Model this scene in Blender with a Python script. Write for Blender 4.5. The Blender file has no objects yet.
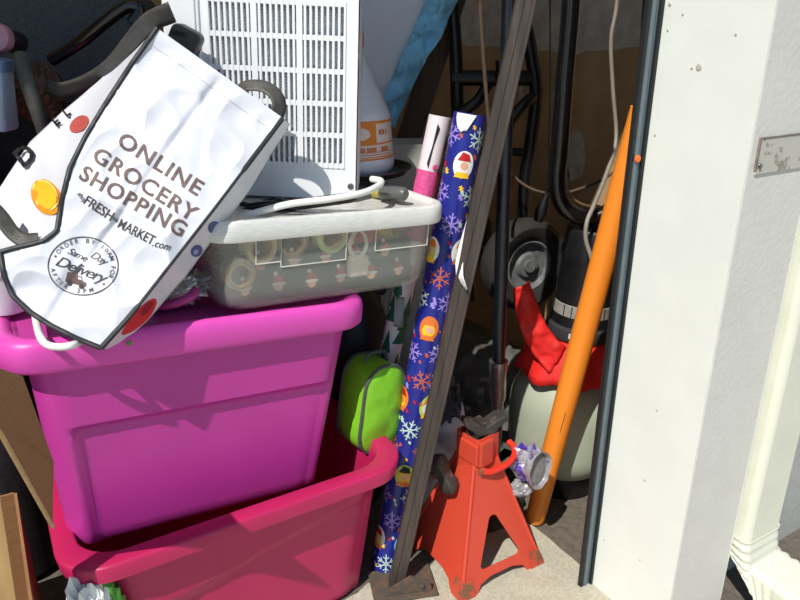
import bpy, bmesh, math, random
from mathutils import Vector, Matrix, noise
random.seed(7)
SC = bpy.context.scene
COL = SC.collection
PI = math.pi

# ------------------------------------------------------------------ camera, light, exposure
H = 1.2; PITCH = math.radians(21); PSI = math.radians(31); FPX = 700.0
cam = bpy.data.cameras.new('camera'); cam.sensor_width = 36; cam.lens = FPX / 800 * 36
cam.clip_start = 0.02; cam.clip_end = 200
co = bpy.data.objects.new('camera', cam); COL.objects.link(co)
co.location = (0, 0, H); co.rotation_euler = (PI / 2 - PITCH, 0, -PSI)
SC.camera = co

SUN_AZ = math.radians(28); SUN_EL = math.radians(52)
cs, sn = math.cos(PSI), math.sin(PSI)
_cx, _cy = -math.sin(SUN_AZ), -math.cos(SUN_AZ)
to_sun = Vector(((_cx * cs + _cy * sn) * math.cos(SUN_EL), (-_cx * sn + _cy * cs) * math.cos(SUN_EL), math.sin(SUN_EL)))
sl = bpy.data.lights.new('sun', 'SUN'); sl.energy = 4.4; sl.angle = math.radians(0.53); sl.color = (1.0, 0.96, 0.9)
so = bpy.data.objects.new('sun', sl); COL.objects.link(so)
so.rotation_euler = (-to_sun).to_track_quat('-Z', 'Y').to_euler(); so.location = to_sun * 8

w = bpy.data.worlds.new('sky'); SC.world = w; w.use_nodes = True
nt = w.node_tree; nt.nodes.clear()
wo = nt.nodes.new('ShaderNodeOutputWorld'); bg = nt.nodes.new('ShaderNodeBackground')
sky = nt.nodes.new('ShaderNodeTexSky'); sky.sky_type = 'HOSEK_WILKIE'
sky.sun_direction = to_sun; sky.turbidity = 3.0; sky.ground_albedo = 0.4
bg.inputs['Strength'].default_value = 2.6
nt.links.new(sky.outputs[0], bg.inputs[0]); nt.links.new(bg.outputs[0], wo.inputs[0])

SC.view_settings.view_transform = 'Standard'; SC.view_settings.look = 'None'
SC.view_settings.gamma = 1; SC.view_settings.use_curve_mapping = False
SC.view_settings.exposure = 0.0

# ------------------------------------------------------------------ pixel <-> world (real distances)
def ray(px, py):
    a = (px - 400) / FPX; b = (300 - py) / FPX
    d = math.cos(PITCH) + b * math.sin(PITCH); z = -math.sin(PITCH) + b * math.cos(PITCH)
    return Vector((a * cs + d * sn, -a * sn + d * cs, z)), d
def at(px, py, D):
    r, d = ray(px, py); return Vector((0, 0, H)) + r * (D / d)
def aty(px, py, y):
    r, d = ray(px, py); return Vector((0, 0, H)) + r * (y / r.y)
def atz(px, py, z):
    r, d = ray(px, py); return Vector((0, 0, H)) + r * ((z - H) / r.z)
HEAD = Vector((sn, cs, 0)); RIGHT = Vector((cs, -sn, 0)); UP = Vector((0, 0, 1))

# ------------------------------------------------------------------ materials
def lin(c):
    return tuple(((v / 255) / 12.92 if v / 255 <= 0.04045 else ((v / 255 + 0.055) / 1.055) ** 2.4) for v in c)
MATS = {}
def mat(name, rgb, rough=0.5, var=0.06, scale=30, bump=0.0, bscale=200, metal=0.0, coat=0.0, alpha=None, spec=0.5, stretch=None, rgb2=None, detail=4):
    if name in MATS: return MATS[name]
    m = bpy.data.materials.new(name); m.use_nodes = True
    n = m.node_tree.nodes; L = m.node_tree.links
    b = n['Principled BSDF']
    c = lin(rgb)
    tc = n.new('ShaderNodeTexCoord'); src = tc.outputs['Object']
    if stretch:
        mp = n.new('ShaderNodeMapping'); mp.inputs['Scale'].default_value = stretch
        L.new(src, mp.inputs[0]); src = mp.outputs[0]
    nz = n.new('ShaderNodeTexNoise'); nz.inputs['Scale'].default_value = scale; nz.inputs['Detail'].default_value = detail
    L.new(src, nz.inputs['Vector'])
    rp = n.new('ShaderNodeValToRGB')
    lo = lin(rgb2) if rgb2 else tuple(v * (1 - var) for v in c)
    hi = c if rgb2 else tuple(min(1, v * (1 + var)) for v in c)
    rp.color_ramp.elements[0].color = (*lo, 1); rp.color_ramp.elements[1].color = (*hi, 1)
    rp.color_ramp.elements[0].position = 0.35; rp.color_ramp.elements[1].position = 0.65
    L.new(nz.outputs['Fac'], rp.inputs[0]); L.new(rp.outputs[0], b.inputs['Base Color'])
    b.inputs['Roughness'].default_value = rough; b.inputs['Metallic'].default_value = metal
    b.inputs['Coat Weight'].default_value = coat; b.inputs['Specular IOR Level'].default_value = spec
    if bump:
        n2 = n.new('ShaderNodeTexNoise'); n2.inputs['Scale'].default_value = bscale; n2.inputs['Detail'].default_value = 3
        L.new(src, n2.inputs['Vector'])
        bp = n.new('ShaderNodeBump'); bp.inputs['Strength'].default_value = bump; bp.inputs['Distance'].default_value = 0.004
        L.new(n2.outputs['Fac'], bp.inputs['Height']); L.new(bp.outputs[0], b.inputs['Normal'])
    if alpha is not None: b.inputs['Alpha'].default_value = alpha
    MATS[name] = m; return m
def clear_mat(name, rgb, opaque=0.3, rough=0.25):
    m = bpy.data.materials.new(name); m.use_nodes = True
    n = m.node_tree.nodes; L = m.node_tree.links
    n.remove(n['Principled BSDF']); out = n['Material Output']
    tr = n.new('ShaderNodeBsdfTransparent'); tr.inputs[0].default_value = (0.93, 0.94, 0.93, 1)
    pb = n.new('ShaderNodeBsdfPrincipled'); pb.inputs['Base Color'].default_value = (*lin(rgb), 1); pb.inputs['Roughness'].default_value = rough
    nz = n.new('ShaderNodeTexNoise'); nz.inputs['Scale'].default_value = 25
    mr = n.new('ShaderNodeMapRange'); mr.inputs[3].default_value = opaque * 0.75; mr.inputs[4].default_value = opaque * 1.25
    L.new(nz.outputs['Fac'], mr.inputs[0])
    mx = n.new('ShaderNodeMixShader'); L.new(mr.outputs[0], mx.inputs[0])
    L.new(tr.outputs[0], mx.inputs[1]); L.new(pb.outputs[0], mx.inputs[2]); L.new(mx.outputs[0], out.inputs[0])
    MATS[name] = m; return m
def wear_mat(name, rgb, wear, rough=0.5, scale=18, edge=0.58, bump=0.2):
    """paint with patches of wear of their own shape"""
    m = bpy.data.materials.new(name); m.use_nodes = True
    n = m.node_tree.nodes; L = m.node_tree.links; b = n['Principled BSDF']
    tc = n.new('ShaderNodeTexCoord')
    nz = n.new('ShaderNodeTexNoise'); nz.inputs['Scale'].default_value = scale; nz.inputs['Detail'].default_value = 8; nz.inputs['Roughness'].default_value = 0.65
    L.new(tc.outputs['Object'], nz.inputs['Vector'])
    rp = n.new('ShaderNodeValToRGB'); e = rp.color_ramp.elements
    e[0].color = (*lin(rgb), 1); e[0].position = edge; e[1].color = (*lin(wear), 1); e[1].position = edge + 0.07
    L.new(nz.outputs['Fac'], rp.inputs[0]); L.new(rp.outputs[0], b.inputs['Base Color'])
    bp = n.new('ShaderNodeBump'); bp.inputs['Strength'].default_value = bump; bp.inputs['Distance'].default_value = 0.003
    L.new(nz.outputs['Fac'], bp.inputs['Height']); L.new(bp.outputs[0], b.inputs['Normal'])
    b.inputs['Roughness'].default_value = rough
    MATS[name] = m; return m

# ------------------------------------------------------------------ mesh builder
class MB:
    def __init__(s): s.bm = bmesh.new(); s.mi = 0
    def face(s, vs):
        try:
            f = s.bm.faces.new(vs); f.material_index = s.mi; return f
        except ValueError: return None
    def v(s, p): return s.bm.verts.new(p)
    def box(s, lo, hi, M=None):
        M = M or Matrix()
        c = [s.v(M @ Vector((hi[0] if i & 1 else lo[0], hi[1] if i & 2 else lo[1], hi[2] if i & 4 else lo[2]))) for i in range(8)]
        for q in ((0, 2, 3, 1), (4, 5, 7, 6), (0, 1, 5, 4), (2, 6, 7, 3), (0, 4, 6, 2), (1, 3, 7, 5)): s.face([c[i] for i in q])
        return s
    def loft(s, rings, close=True, cap0=True, cap1=True):
        R = [[s.v(p) for p in r] for r in rings]
        n = len(R[0])
        for a, b in zip(R, R[1:]):
            for i in range(n if close else n - 1):
                j = (i + 1) % n; s.face([a[i], a[j], b[j], b[i]])
        if cap0 and close: s.face(R[0][::-1])
        if cap1 and close: s.face(R[-1])
        return s
    def tube(s, pts, r, n=12, cap=True):
        pts = [Vector(p) for p in pts]; m = len(pts)
        rr = r if isinstance(r, (list, tuple)) else [r] * m
        T = [(pts[min(i + 1, m - 1)] - pts[max(i - 1, 0)]).normalized() for i in range(m)]
        u = T[0].orthogonal().normalized(); rings = []
        for i in range(m):
            u = (u - T[i] * u.dot(T[i])).normalized(); w_ = T[i].cross(u)
            rings.append([pts[i] + (u * math.cos(2 * PI * k / n) + w_ * math.sin(2 * PI * k / n)) * rr[i] for k in range(n)])
        return s.loft(rings, cap0=cap, cap1=cap)
    def lathe(s, prof, M=None, n=40, cap0=True, cap1=True):
        M = M or Matrix()
        rings = [[M @ Vector((max(r, 1e-4) * math.cos(2 * PI * k / n), max(r, 1e-4) * math.sin(2 * PI * k / n), z)) for k in range(n)] for r, z in prof]
        return s.loft(rings, cap0=cap0, cap1=cap1)
    def grid(s, fn, nu, nv, wrap=False):
        V = [[s.v(fn(i / nu, j / nv)) for j in range(nv + 1)] for i in range(nu + 1)]
        for i in range(nu):
            for j in range(nv): s.face([V[i][j], V[i + 1][j], V[i + 1][j + 1], V[i][j + 1]])
        return s
    def plate(s, outline, holes, th, M):
        """flat sheet with holes in local XZ, thickness along Y"""
        b2 = bmesh.new(); edges = []
        for loop in [outline] + holes:
            vs = [b2.verts.new((x, 0, z)) for x, z in loop]
            edges += [b2.edges.new((vs[i], vs[(i + 1) % len(vs)])) for i in range(len(vs))]
        r = bmesh.ops.triangle_fill(b2, use_beauty=True, use_dissolve=False, edges=edges)
        fs = [g for g in r['geom'] if isinstance(g, bmesh.types.BMFace)]
        ex = bmesh.ops.extrude_face_region(b2, geom=fs)
        for g in ex['geom']:
            if isinstance(g, bmesh.types.BMVert): g.co.y += th
        bmesh.ops.recalc_face_normals(b2, faces=b2.faces)
        mp = {v: s.v(M @ v.co) for v in b2.verts}
        for f in b2.faces: s.face([mp[v] for v in f.verts])
        b2.free(); return s
    def poly(s, pts):
        return s.face([s.v(p) for p in pts])
    def build(s, name, mats, parent=None, smooth=True, bevel=0, solid=0, sub=0, ang=40, recalc=True):
        if recalc: bmesh.ops.recalc_face_normals(s.bm, faces=s.bm.faces)
        me = bpy.data.meshes.new(name); s.bm.to_mesh(me); s.bm.free()
        for m in (mats if isinstance(mats, (list, tuple)) else [mats]): me.materials.append(m)
        o = bpy.data.objects.new(name, me); COL.objects.link(o)
        r = parent
        while r is not None and r.parent is not None: r = r.parent
        if parent is not None:
            o.parent = parent
            if r.type == 'EMPTY': me.transform(Matrix.Translation(-r.location))
        if smooth:
            for p in me.polygons: p.use_smooth = True
        if solid:
            md = o.modifiers.new('solid', 'SOLIDIFY'); md.thickness = solid; md.offset = 0
        if bevel:
            md = o.modifiers.new('bevel', 'BEVEL'); md.width = bevel; md.segments = 2; md.limit_method = 'ANGLE'; md.angle_limit = math.radians(50)
        if sub:
            md = o.modifiers.new('sub', 'SUBSURF'); md.levels = sub; md.render_levels = sub
        if smooth and not sub:
            me.set_sharp_from_angle(angle=math.radians(ang))
        return o
def tag(o, label, cat, group=None, kind=None):
    o['label'] = label; o['category'] = cat
    if group: o['group'] = group
    if kind: o['kind'] = kind
    return o
def thing(name, label, cat, loc, group=None):
    o = bpy.data.objects.new(name, None); o.empty_display_size = 0.05; COL.objects.link(o); o.location = loc
    return tag(o, label, cat, group)
def struct(name, mb, m, **k):
    o = mb.build(name, m, **k); o['kind'] = 'structure'; return o
def copy_thing(root, loc, label):
    r = root.copy(); COL.objects.link(r); r.location = loc; r['label'] = label
    for ch in root.children:
        c = ch.copy(); COL.objects.link(c); c.parent = r
    return r
def bez(pts, n=8):
    """Catmull-Rom through points"""
    P = [Vector(p) for p in pts]; P = [P[0] * 2 - P[1]] + P + [P[-1] * 2 - P[-2]]; out = []
    for i in range(1, len(P) - 2):
        for k in range(n):
            t = k / n; a, b, c, d = P[i - 1:i + 3]
            out.append(0.5 * ((2 * b) + (c - a) * t + (2 * a - 5 * b + 4 * c - d) * t * t + (3 * b - a - 3 * c + d) * t ** 3))
    out.append(P[-2]); return out
def px_curve(pts, n=8): return bez([at(*q) for q in pts], n)
def lerp_poly(P, t):
    """point at t in 0..1 on a polyline of vectors, by length"""
    L = [0]
    for a, b in zip(P, P[1:]): L.append(L[-1] + (b - a).length)
    d = t * L[-1]
    for i in range(len(P) - 1):
        if d <= L[i + 1] or i == len(P) - 2:
            return P[i].lerp(P[i + 1], (d - L[i]) / max(1e-9, L[i + 1] - L[i]))
def sheet(mb, A, B, nu=30, nv=10, amp=0.0, fr=20, bow=0.0):
    """cloth between two edge curves, with folds"""
    A = [Vector(p) for p in A]; B = [Vector(p) for p in B]
    def fn(u, v):
        p = lerp_poly(A, u).lerp(lerp_poly(B, u), v)
        nn = noise.noise(p * fr) + 0.5 * abs(noise.noise(p * fr * 2.1))
        return p - HEAD * (amp * nn + bow * math.sin(PI * v))
    return mb.grid(fn, nu, nv)
def crumple(mb, c, r, amp=0.25, fr=3.0, seed=0, nu=48, nv=28, M=None, flat=None):
    """a soft lump with sharp creases"""
    M = M or Matrix(); off = Vector((seed * 7.3, seed * 3.1, seed * 1.7)); c = Vector(c)
    rings = []
    for j in range(1, nv):
        th = PI * j / nv; ring = []
        for i in range(nu):
            ph = 2 * PI * i / nu
            d = Vector((math.sin(th) * math.cos(ph), math.sin(th) * math.sin(ph), -math.cos(th)))
            k = 1 + amp * (1 - 2.2 * abs(noise.noise(d * fr + off))) * 0.6 + amp * 0.4 * noise.noise(d * fr * 2.7 + off)
            p = Vector((d.x * r[0], d.y * r[1], d.z * r[2])) * k
            p = M.to_3x3() @ p + c
            if flat is not None and p.z < flat: p.z = flat + 0.15 * (p.z - flat) * 0
            ring.append(p)
        rings.append(ring)
    return mb.loft(rings)
def rrect(wx, wy, r, n=8, side=10):
    """rounded rectangle, counter-clockwise, centred"""
    pts = []
    cs_ = [(wx / 2 - r, -wy / 2 + r, -PI / 2), (wx / 2 - r, wy / 2 - r, 0), (-wx / 2 + r, wy / 2 - r, PI / 2), (-wx / 2 + r, -wy / 2 + r, PI)]
    for q, (x, y, a) in enumerate(cs_):
        arc = [(x + r * math.cos(a + PI / 2 * k / n), y + r * math.sin(a + PI / 2 * k / n)) for k in range(n + 1)]
        if pts:
            x0, y0 = pts[-1]; x1, y1 = arc[0]
            pts += [(x0 + (x1 - x0) * k / side, y0 + (y1 - y0) * k / side) for k in range(1, side)]
        pts += arc
    x0, y0 = pts[-1]; x1, y1 = pts[0]
    m = side * 3
    pts += [(x0 + (x1 - x0) * k / m, y0 + (y1 - y0) * k / m) for k in range(1, m)]
    return pts
_tcache = {}
def text2d(body, size=1.0, offset=0.0, shear=0.0, space=1.0):
    key = (body, offset, shear, space)
    if key not in _tcache:
        cu = bpy.data.curves.new('lettering', 'FONT'); cu.body = body; cu.size = 1; cu.offset = offset; cu.shear = shear
        cu.space_character = space; cu.resolution_u = 3
        ob = bpy.data.objects.new('lettering', cu); COL.objects.link(ob)
        dg = bpy.context.evaluated_depsgraph_get(); me = bpy.data.meshes.new_from_object(ob.evaluated_get(dg))
        V = [(v.co.x, v.co.y) for v in me.vertices]; Fc = [list(p.vertices) for p in me.polygons]
        tb_ = bmesh.new(); vs_ = [tb_.verts.new((x, y, 0)) for x, y in V]
        for f in Fc:
            try: tb_.faces.new([vs_[i] for i in f])
            except ValueError: pass
        bmesh.ops.remove_doubles(tb_, verts=tb_.verts, dist=1e-5)
        for it in range(3):
            bmesh.ops.triangulate(tb_, faces=tb_.faces)
            lg_ = [e for e in tb_.edges if e.calc_length() > 0.16]
            if not lg_: break
            bmesh.ops.subdivide_edges(tb_, edges=lg_, cuts=1)
        bmesh.ops.triangulate(tb_, faces=tb_.faces); tb_.verts.index_update()
        V = [(v.co.x, v.co.y) for v in tb_.verts]; Fc = [[v.index for v in f.verts] for f in tb_.faces]; tb_.free()
        bpy.data.objects.remove(ob); bpy.data.curves.remove(cu); bpy.data.meshes.remove(me)
        _tcache[key] = (V, Fc)
    V, Fc = _tcache[key]
    return [(x * size, y * size) for x, y in V], Fc
def put_text(mb, V, Fc, fn):
    vs = [mb.v(fn(x, y)) for x, y in V]
    for f in Fc: mb.face([vs[i] for i in f])

# ------------------------------------------------------------------ palette
M_white = mat('white_paint', (236, 240, 232), 0.55, 0.02, 12, bump=0.08, bscale=60)
M_greypaint = mat('pale_grey_paint', (220, 217, 208), 0.7, 0.02, 14, bump=0.25, bscale=90)
M_stucco = mat('grey_stucco', (178, 178, 172), 0.9, 0.06, 60, bump=0.6, bscale=220)
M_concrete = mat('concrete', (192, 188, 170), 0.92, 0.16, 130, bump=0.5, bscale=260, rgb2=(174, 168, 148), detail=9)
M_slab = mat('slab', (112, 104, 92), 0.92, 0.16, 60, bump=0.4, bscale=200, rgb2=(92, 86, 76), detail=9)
M_black = mat('black_plastic', (20, 20, 22), 0.4, 0.15, 40)
M_blacksteel = mat('black_steel', (16, 17, 20), 0.35, 0.15, 30)
M_chrome = mat('chrome', (170, 170, 172), 0.25, 0.1, 60, metal=1.0)
M_steel = mat('brushed_steel', (120, 122, 124), 0.4, 0.15, 80, metal=0.9)
M_rubber = mat('seal_rubber', (28, 32, 34), 0.6, 0.1, 50)
M_sealgrey = mat('seal_grey', (98, 112, 118), 0.5, 0.06, 40)

# ================================================================== STRUCTURE
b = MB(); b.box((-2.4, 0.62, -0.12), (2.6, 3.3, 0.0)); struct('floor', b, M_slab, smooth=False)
b = MB(); b.box((-8, -8, -0.12), (8, 0.62, -0.004)); struct('trim_driveway', b, M_concrete, smooth=False)
# threshold: the lighter worn strip of concrete at the door line
def sill(u, v):
    x = -1.6 + u * 2.66; y = 0.6 + v * 0.52
    if v > 0.9: y += 0.03 * noise.noise(Vector((x * 9, 0, 1))) + 0.012 * noise.noise(Vector((x * 40, 0, 4)))
    return Vector((x, y, 0.002 + 0.003 * noise.noise(Vector((x * 25, y * 25, 0))) + 0.003))
b = MB(); b.grid(sill, 160, 40); struct('trim_sill', b, M_concrete)
M_brown = mat('brown_wallboard', (196, 162, 122), 0.85, 0.14, 9, bump=0.1, bscale=70, rgb2=(178, 146, 108))
M_joint = mat('joint_compound', (214, 208, 198), 0.9, 0.12, 20, rgb2=(190, 182, 170))
b = MB(); b.box((1.75, 0.875, 0), (1.85, 3.3, 3.15)); struct('wall_right', b, M_brown, smooth=False)
b = MB(); b.box((-1.8, 3.2, 0), (1.75, 3.3, 3.15)); struct('wall_back', b, M_brown, smooth=False)
b = MB(); b.box((-1.9, 0.66, 0), (-1.8, 3.3, 3.15)); struct('wall_left', b, M_brown, smooth=False)
b = MB(); b.box((-1.9, 0.66, 3.15), (2.6, 3.3, 3.25)); struct('ceiling', b, M_white, smooth=False)
b = MB(); b.box((-1.8, 0.70, 3.02), (1.042, 0.86, 3.15)); struct('trim_header', b, M_white, smooth=False)
b = MB(); b.box((1.23, 0.735, 0), (2.6, 0.875, 3.15)); struct('wall_front', b, M_stucco, smooth=False)
b = MB(); b.box((1.0435, 0.668, 0), (1.222, 0.874, 3.15)); struct('trim_casing', b, M_greypaint, smooth=False, bevel=0.003)
b = MB(); b.box((1.042, 0.6685, 0), (1.0434, 0.875, 3.15)); struct('trim_jamb', b, M_white, smooth=False)
b = MB(); b.box((1.222, 0.672, 0), (1.2345, 0.735, 3.15)); struct('trim_edge', b, M_white, smooth=False, bevel=0.002)
# white skim band along the right wall and back wall
def skim(u, v):
    y = 0.88 + u * 2.3; z0 = 1.145 + 0.03 * noise.noise(Vector((y * 3, 2, 0))) + 0.012 * noise.noise(Vector((y * 17, 0, 0)))
    return Vector((1.7485, y, z0 + v * 0.3))
b = MB(); b.grid(skim, 90, 3); struct('trim_skim', b, M_joint)
# drips of compound below it
M_spot = MATS['joint_compound']
b = MB()
for y_, z_, ry, rz in ((1.75, 0.80, 0.05, 0.09), (1.80, 0.72, 0.035, 0.05), (2.05, 1.0, 0.012, 0.05)):
    b.poly([Vector((1.7480, y_ + ry * math.cos(a) * (1 + .3 * noise.noise(Vector((a, y_, 0)))), z_ + rz * math.sin(a) * (1 + .3 * noise.noise(Vector((a, 3, y_)))))) for a in [2 * PI * k / 22 for k in range(22)]])
struct('trim_compound', b, M_spot, recalc=False)

# weather seal on the inner edge of the jamb
t = thing('door_seal', 'dark rubber weather seal strip running up the inner edge of the white jamb', 'weather seal', (1.028, 0.88, 0))
b = MB(); b.box((1.010, 0.872, 0.0), (1.0175, 0.884, 2.6)); b.box((1.035, 0.866, 0.0), (1.0415, 0.885, 2.6)); b.build('rubber_lip', M_rubber, t, smooth=False, bevel=0.002)
b = MB(); b.box((1.017, 0.873, 0.0), (1.036, 0.886, 2.6)); b.tube([(1.024, 0.874, 0.0), (1.024, 0.874, 2.6)], 0.004); b.build('retainer_strip', M_sealgrey, t, bevel=0.002)
b = MB(); p = Vector((1.0225, 0.8695, 0.985))
b.lathe([(0.007, 0), (0.006, 0.003), (0.0, 0.004)], Matrix.Translation(p) @ Matrix.Rotation(PI / 2, 4, 'X')); b.build('paint_dot', mat('orange_dot', (240, 110, 20)), t)

# strike plate, worn, on the casing
M_peel = wear_mat('peeling_paint', (196, 192, 180), (150, 142, 126), 0.8, 40, 0.56)
M_grime = mat('grime_edge', (128, 118, 106), 0.9, 0.3, 60)
t = thing('latch_plate', 'weathered rectangular plate with grimy edges on the pale grey door casing', 'plate', (1.14, 0.656, 1.02))
b = MB(); b.box((1.062, 0.665, 0.985), (1.221, 0.668, 1.042)); PL = b.build('plate', M_peel, t, smooth=False, bevel=0.001)
b = MB(); b.box((1.060, 0.664, 1.042), (1.222, 0.668, 1.0438)); b.box((1.060, 0.6642, 0.992), (1.0635, 0.668, 1.042)); b.build('grimy_edge', M_grime, t, smooth=False)
b = MB(); b.lathe([(0.004, 0), (0.003, 0.003), (0, 0.004)], Matrix.Translation((1.069, 0.665, 1.0)) @ Matrix.Rotation(PI / 2, 4, 'X'), 12); b.build('screw', M_steel, PL)

# downspout
M_spout = mat('cream_gutter', (224, 224, 206), 0.42, 0.03, 10)
t = thing('downspout', 'cream fluted metal downspout with a corrugated elbow beside the door casing', 'downspout', (1.3, 0.69, 0))
def spout_ring(c, ex, ey, wx=0.118, wy=0.084):
    pts = []
    for x, y in rrect(wx, wy, 0.012, 4, 12):
        k = 0.0018 * math.cos(x * 2 * PI / 0.0153) if abs(abs(y) - wy / 2) < 1e-6 else 0
        k2 = 0.0016 * math.cos(y * 2 * PI / 0.0153) if abs(abs(x) - wx / 2) < 1e-6 else 0
        pts.append(Vector(c) + ex * (x + math.copysign(k2, x) * 1) + ey * (y + math.copysign(k, y)))
    return pts
EX, EY = Vector((1, 0, 0)), Vector((0, 1, 0))
XS, YS = 1.304, 0.690
b = MB(); b.loft([spout_ring((XS, YS, z), EX, EY) for z in (0.185, 0.6, 1.2, 1.8, 2.7)]); b.build('pipe', M_spout, t, ang=60)
b = MB(); rings = []; n = 46
for k in range(n + 1):
    a = PI / 2 * k / n * 0.98; R_ = 0.115
    c = Vector((XS + 0.02 * k / n, YS - R_ * (1 - math.cos(a)), 0.19 - R_ * math.sin(a)))
    sc_ = 1 + 0.035 * math.cos(k * 2 * PI / 4.6)
    rings.append(spout_ring(c, EX, Vector((0, math.cos(a), math.sin(a))).normalized(), 0.120 * sc_, 0.086 * sc_))
for k in range(1, 5):
    c = Vector((XS + 0.02, YS - 0.115 - 0.03 * k, 0.19 - 0.115 - 0.004 * k))
    rings.append(spout_ring(c, EX, Vector((0, 0.02, 1)), 0.120, 0.086))
b.loft(rings, cap1=False, cap0=False); b.build('elbow', M_spout, t, ang=60, solid=0.001)
b = MB(); b.box((XS - 0.066, YS - 0.046, 0.985), (XS + 0.066, YS + 0.044, 1.02)); SP_ = b.build('strap', M_spout, t, smooth=False, bevel=0.003)
b = MB(); b.lathe([(0.005, 0), (0.004, 0.004), (0, 0.005)], Matrix.Translation((XS - 0.04, YS - 0.046, 1.0)) @ Matrix.Rotation(PI / 2, 4, 'X'), 12); b.build('screw', M_steel, SP_)

# ================================================================== STORAGE TOTES
def tote_body(M, top, bot, h, r, ledge, inset, xl, wall=0.004, flange=0.0, lip=0.03, bow=0.0):
    """open tub, local origin at the centre of its bottom; front is -y. Front (and back) panel steps in below a ledge."""
    lev = sorted(set([0.0, 0.004, 0.012, 0.03] + [h * k / 8 for k in range(1, 8)] + [ledge(0) + d for d in (-0.05, -0.03, -0.02, -0.012, -0.006, 0, 0.006, 0.012, 0.02, 0.03, 0.045)] + [h - lip]))
    lev = [z for z in lev if 0 <= z <= h - lip]
    def ring(z, off, shape=True):
        k = z / h; wx = bot[0] + (top[0] - bot[0]) * k; wy = bot[1] + (top[1] - bot[1]) * k
        base = rrect(wx, wy, r); out = []
        shrink = 0.012 * max(0, 1 - z / 0.012) ** 2
        for x, y in base:
            if shape and y < -wy * 0.3 :
                sx = min(1, max(0, (xl(z) * wx / 2 + x) / 0.012)) * min(1, max(0, (wx * .47 - x) / .02)); sx = sx * sx * (3 - 2 * sx)
                sz = min(1, max(0, (ledge(x) - z) / 0.010)); sz = sz * sz * (3 - 2 * sz)
                y += inset * sx * sz
            L = math.hypot(x, y); x2 = x * (1 - (off + shrink) / max(.05, abs(wx / 2))); y2 = y * (1 - (off + shrink) / max(.05, abs(wy / 2)))
            out.append(M @ Vector((x2, y2 - bow * 0, z)))
        return out
    rings = [ring(z, 0) for z in lev]
    if flange:
        rings += [ring(h - lip, -flange + 0.002, False), ring(h - lip, -flange, False), ring(h - 0.006, -flange, False), ring(h - 0.002, -flange + 0.002, False), ring(h, -flange + 0.006, False), ring(h, 0.0, False), ring(h - 0.003, wall, False)]
    else:
        rings += [ring(h, 0, False), ring(h, wall, False)]
    rings += [ring(h - lip, wall + 0.001)] + [ring(z, wall + 0.002) for z in reversed(lev) if 0.006 <= z < h - lip]
    b = MB(); b.loft(rings); return b

M_crim = mat('crimson_plastic', (186, 34, 88), 0.38, 0.03, 12, bump=0.03, bscale=400)
M_mag = mat('magenta_plastic', (196, 60, 156), 0.36, 0.03, 10, bump=0.03, bscale=400)
M_lid = mat('pink_lid_plastic', (222, 78, 180), 0.4, 0.03, 10, bump=0.03, bscale=400)  # pink set lighter than the tub because the lid is lit more
# lower crimson tub
LB = Vector((0.326, 1.296, 0))
t = thing('storage_tote', 'open crimson plastic storage tub on the floor under the magenta bin', 'storage bin', LB)
Mx = Matrix.Translation(LB)
b = tote_body(Mx, (0.610, 0.43), (0.52, 0.37), 0.365, 0.075, lambda x: 0.235 + 0.10 * x + 0.02 * math.sin(6 * x), 0.012, lambda z: 0.80, flange=0.034, lip=0.034)
b.build('tub', M_crim, t, ang=50)
# upper magenta tub with its lid, leaning to the right
ROLL = math.radians(4.6)
PIV = Vector((0.287, 1.315, 0.742))
Mu = Matrix.Translation(PIV) @ Matrix.Rotation(ROLL, 4, 'Y')
t = thing('storage_tote', 'magenta plastic storage bin with a pink lid, stacked in the crimson tub', 'storage bin', PIV + Vector((0, 0, -0.44)))
Mb = Mu @ Matrix.Translation((0.006, 0, -0.432))
b = tote_body(Mb, (0.575, 0.385), (0.485, 0.315), 0.420, 0.05, lambda x: 0.262, 0.011, lambda z: 0.86, flange=0.012, lip=0.02)
b.build('tub', M_mag, t, ang=50)
b = MB(); rings = []
for wx, wy, z in ((0.612, 0.405, -0.055), (0.624, 0.417, -0.055), (0.636, 0.424, -0.049), (0.638, 0.426, -0.020), (0.634, 0.422, -0.009), (0.622, 0.410, -0.001), (0.608, 0.396, 0.0), (0.591, 0.380, -0.003), (0.581, 0.370, -0.010), (0.576, 0.365, -0.012)):
    rings.append([Mu @ Vector((x, y, z)) for x, y in rrect(wx, wy, 0.06)])
b.loft(rings, cap0=False); b.build('lid', M_lid, t, ang=50, recalc=True, solid=0)
b = MB(); p = aty(129, 343, 1.095)
b.lathe([(0.0045, 0), (0.004, 0.002), (0.002, 0.003), (0, 0.003)], Matrix.Translation(p) @ Matrix.Rotation(PI / 2, 4, 'X'), 14)
b.build('sticker_scrap', mat('green_scrap', (90, 140, 50), 0.5), t)

# ------------------------------------------------------------------ clear bin with white lid
CROLL = math.radians(3.0)
CP = Vector((0.527, 1.286, 0.7285))
Mc = Matrix.Translation(CP) @ Matrix.Rotation(CROLL, 4, 'Y') @ Matrix.Diagonal((1.02, 1.0, 1.04, 1))
M_clear = clear_mat('clear_plastic', (228, 228, 220), 0.17, 0.2)
M_clid = clear_mat('milky_lid', (244, 244, 238), 0.82, 0.35)
t = thing('clear_storage_box', 'clear plastic storage box with milky lid and ribbon rolls inside, on the pink lid', 'storage box', CP)
b = MB(); rings = []
for wx, wy, z in ((0.37, 0.29, 0.0), (0.40, 0.315, 0.003), (0.418, 0.332, 0.014), (0.428, 0.340, 0.04), (0.446, 0.352, 0.14), (0.444, 0.350, 0.14), (0.425, 0.337, 0.04), (0.414, 0.328, 0.016), (0.396, 0.311, 0.006)):
    rings.append([Mc @ Vector((x, y, z)) for x, y in rrect(wx, wy, 0.045)])
b.loft(rings); b.build('tub', M_clear, t, ang=60)
b = MB(); rings = []
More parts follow.
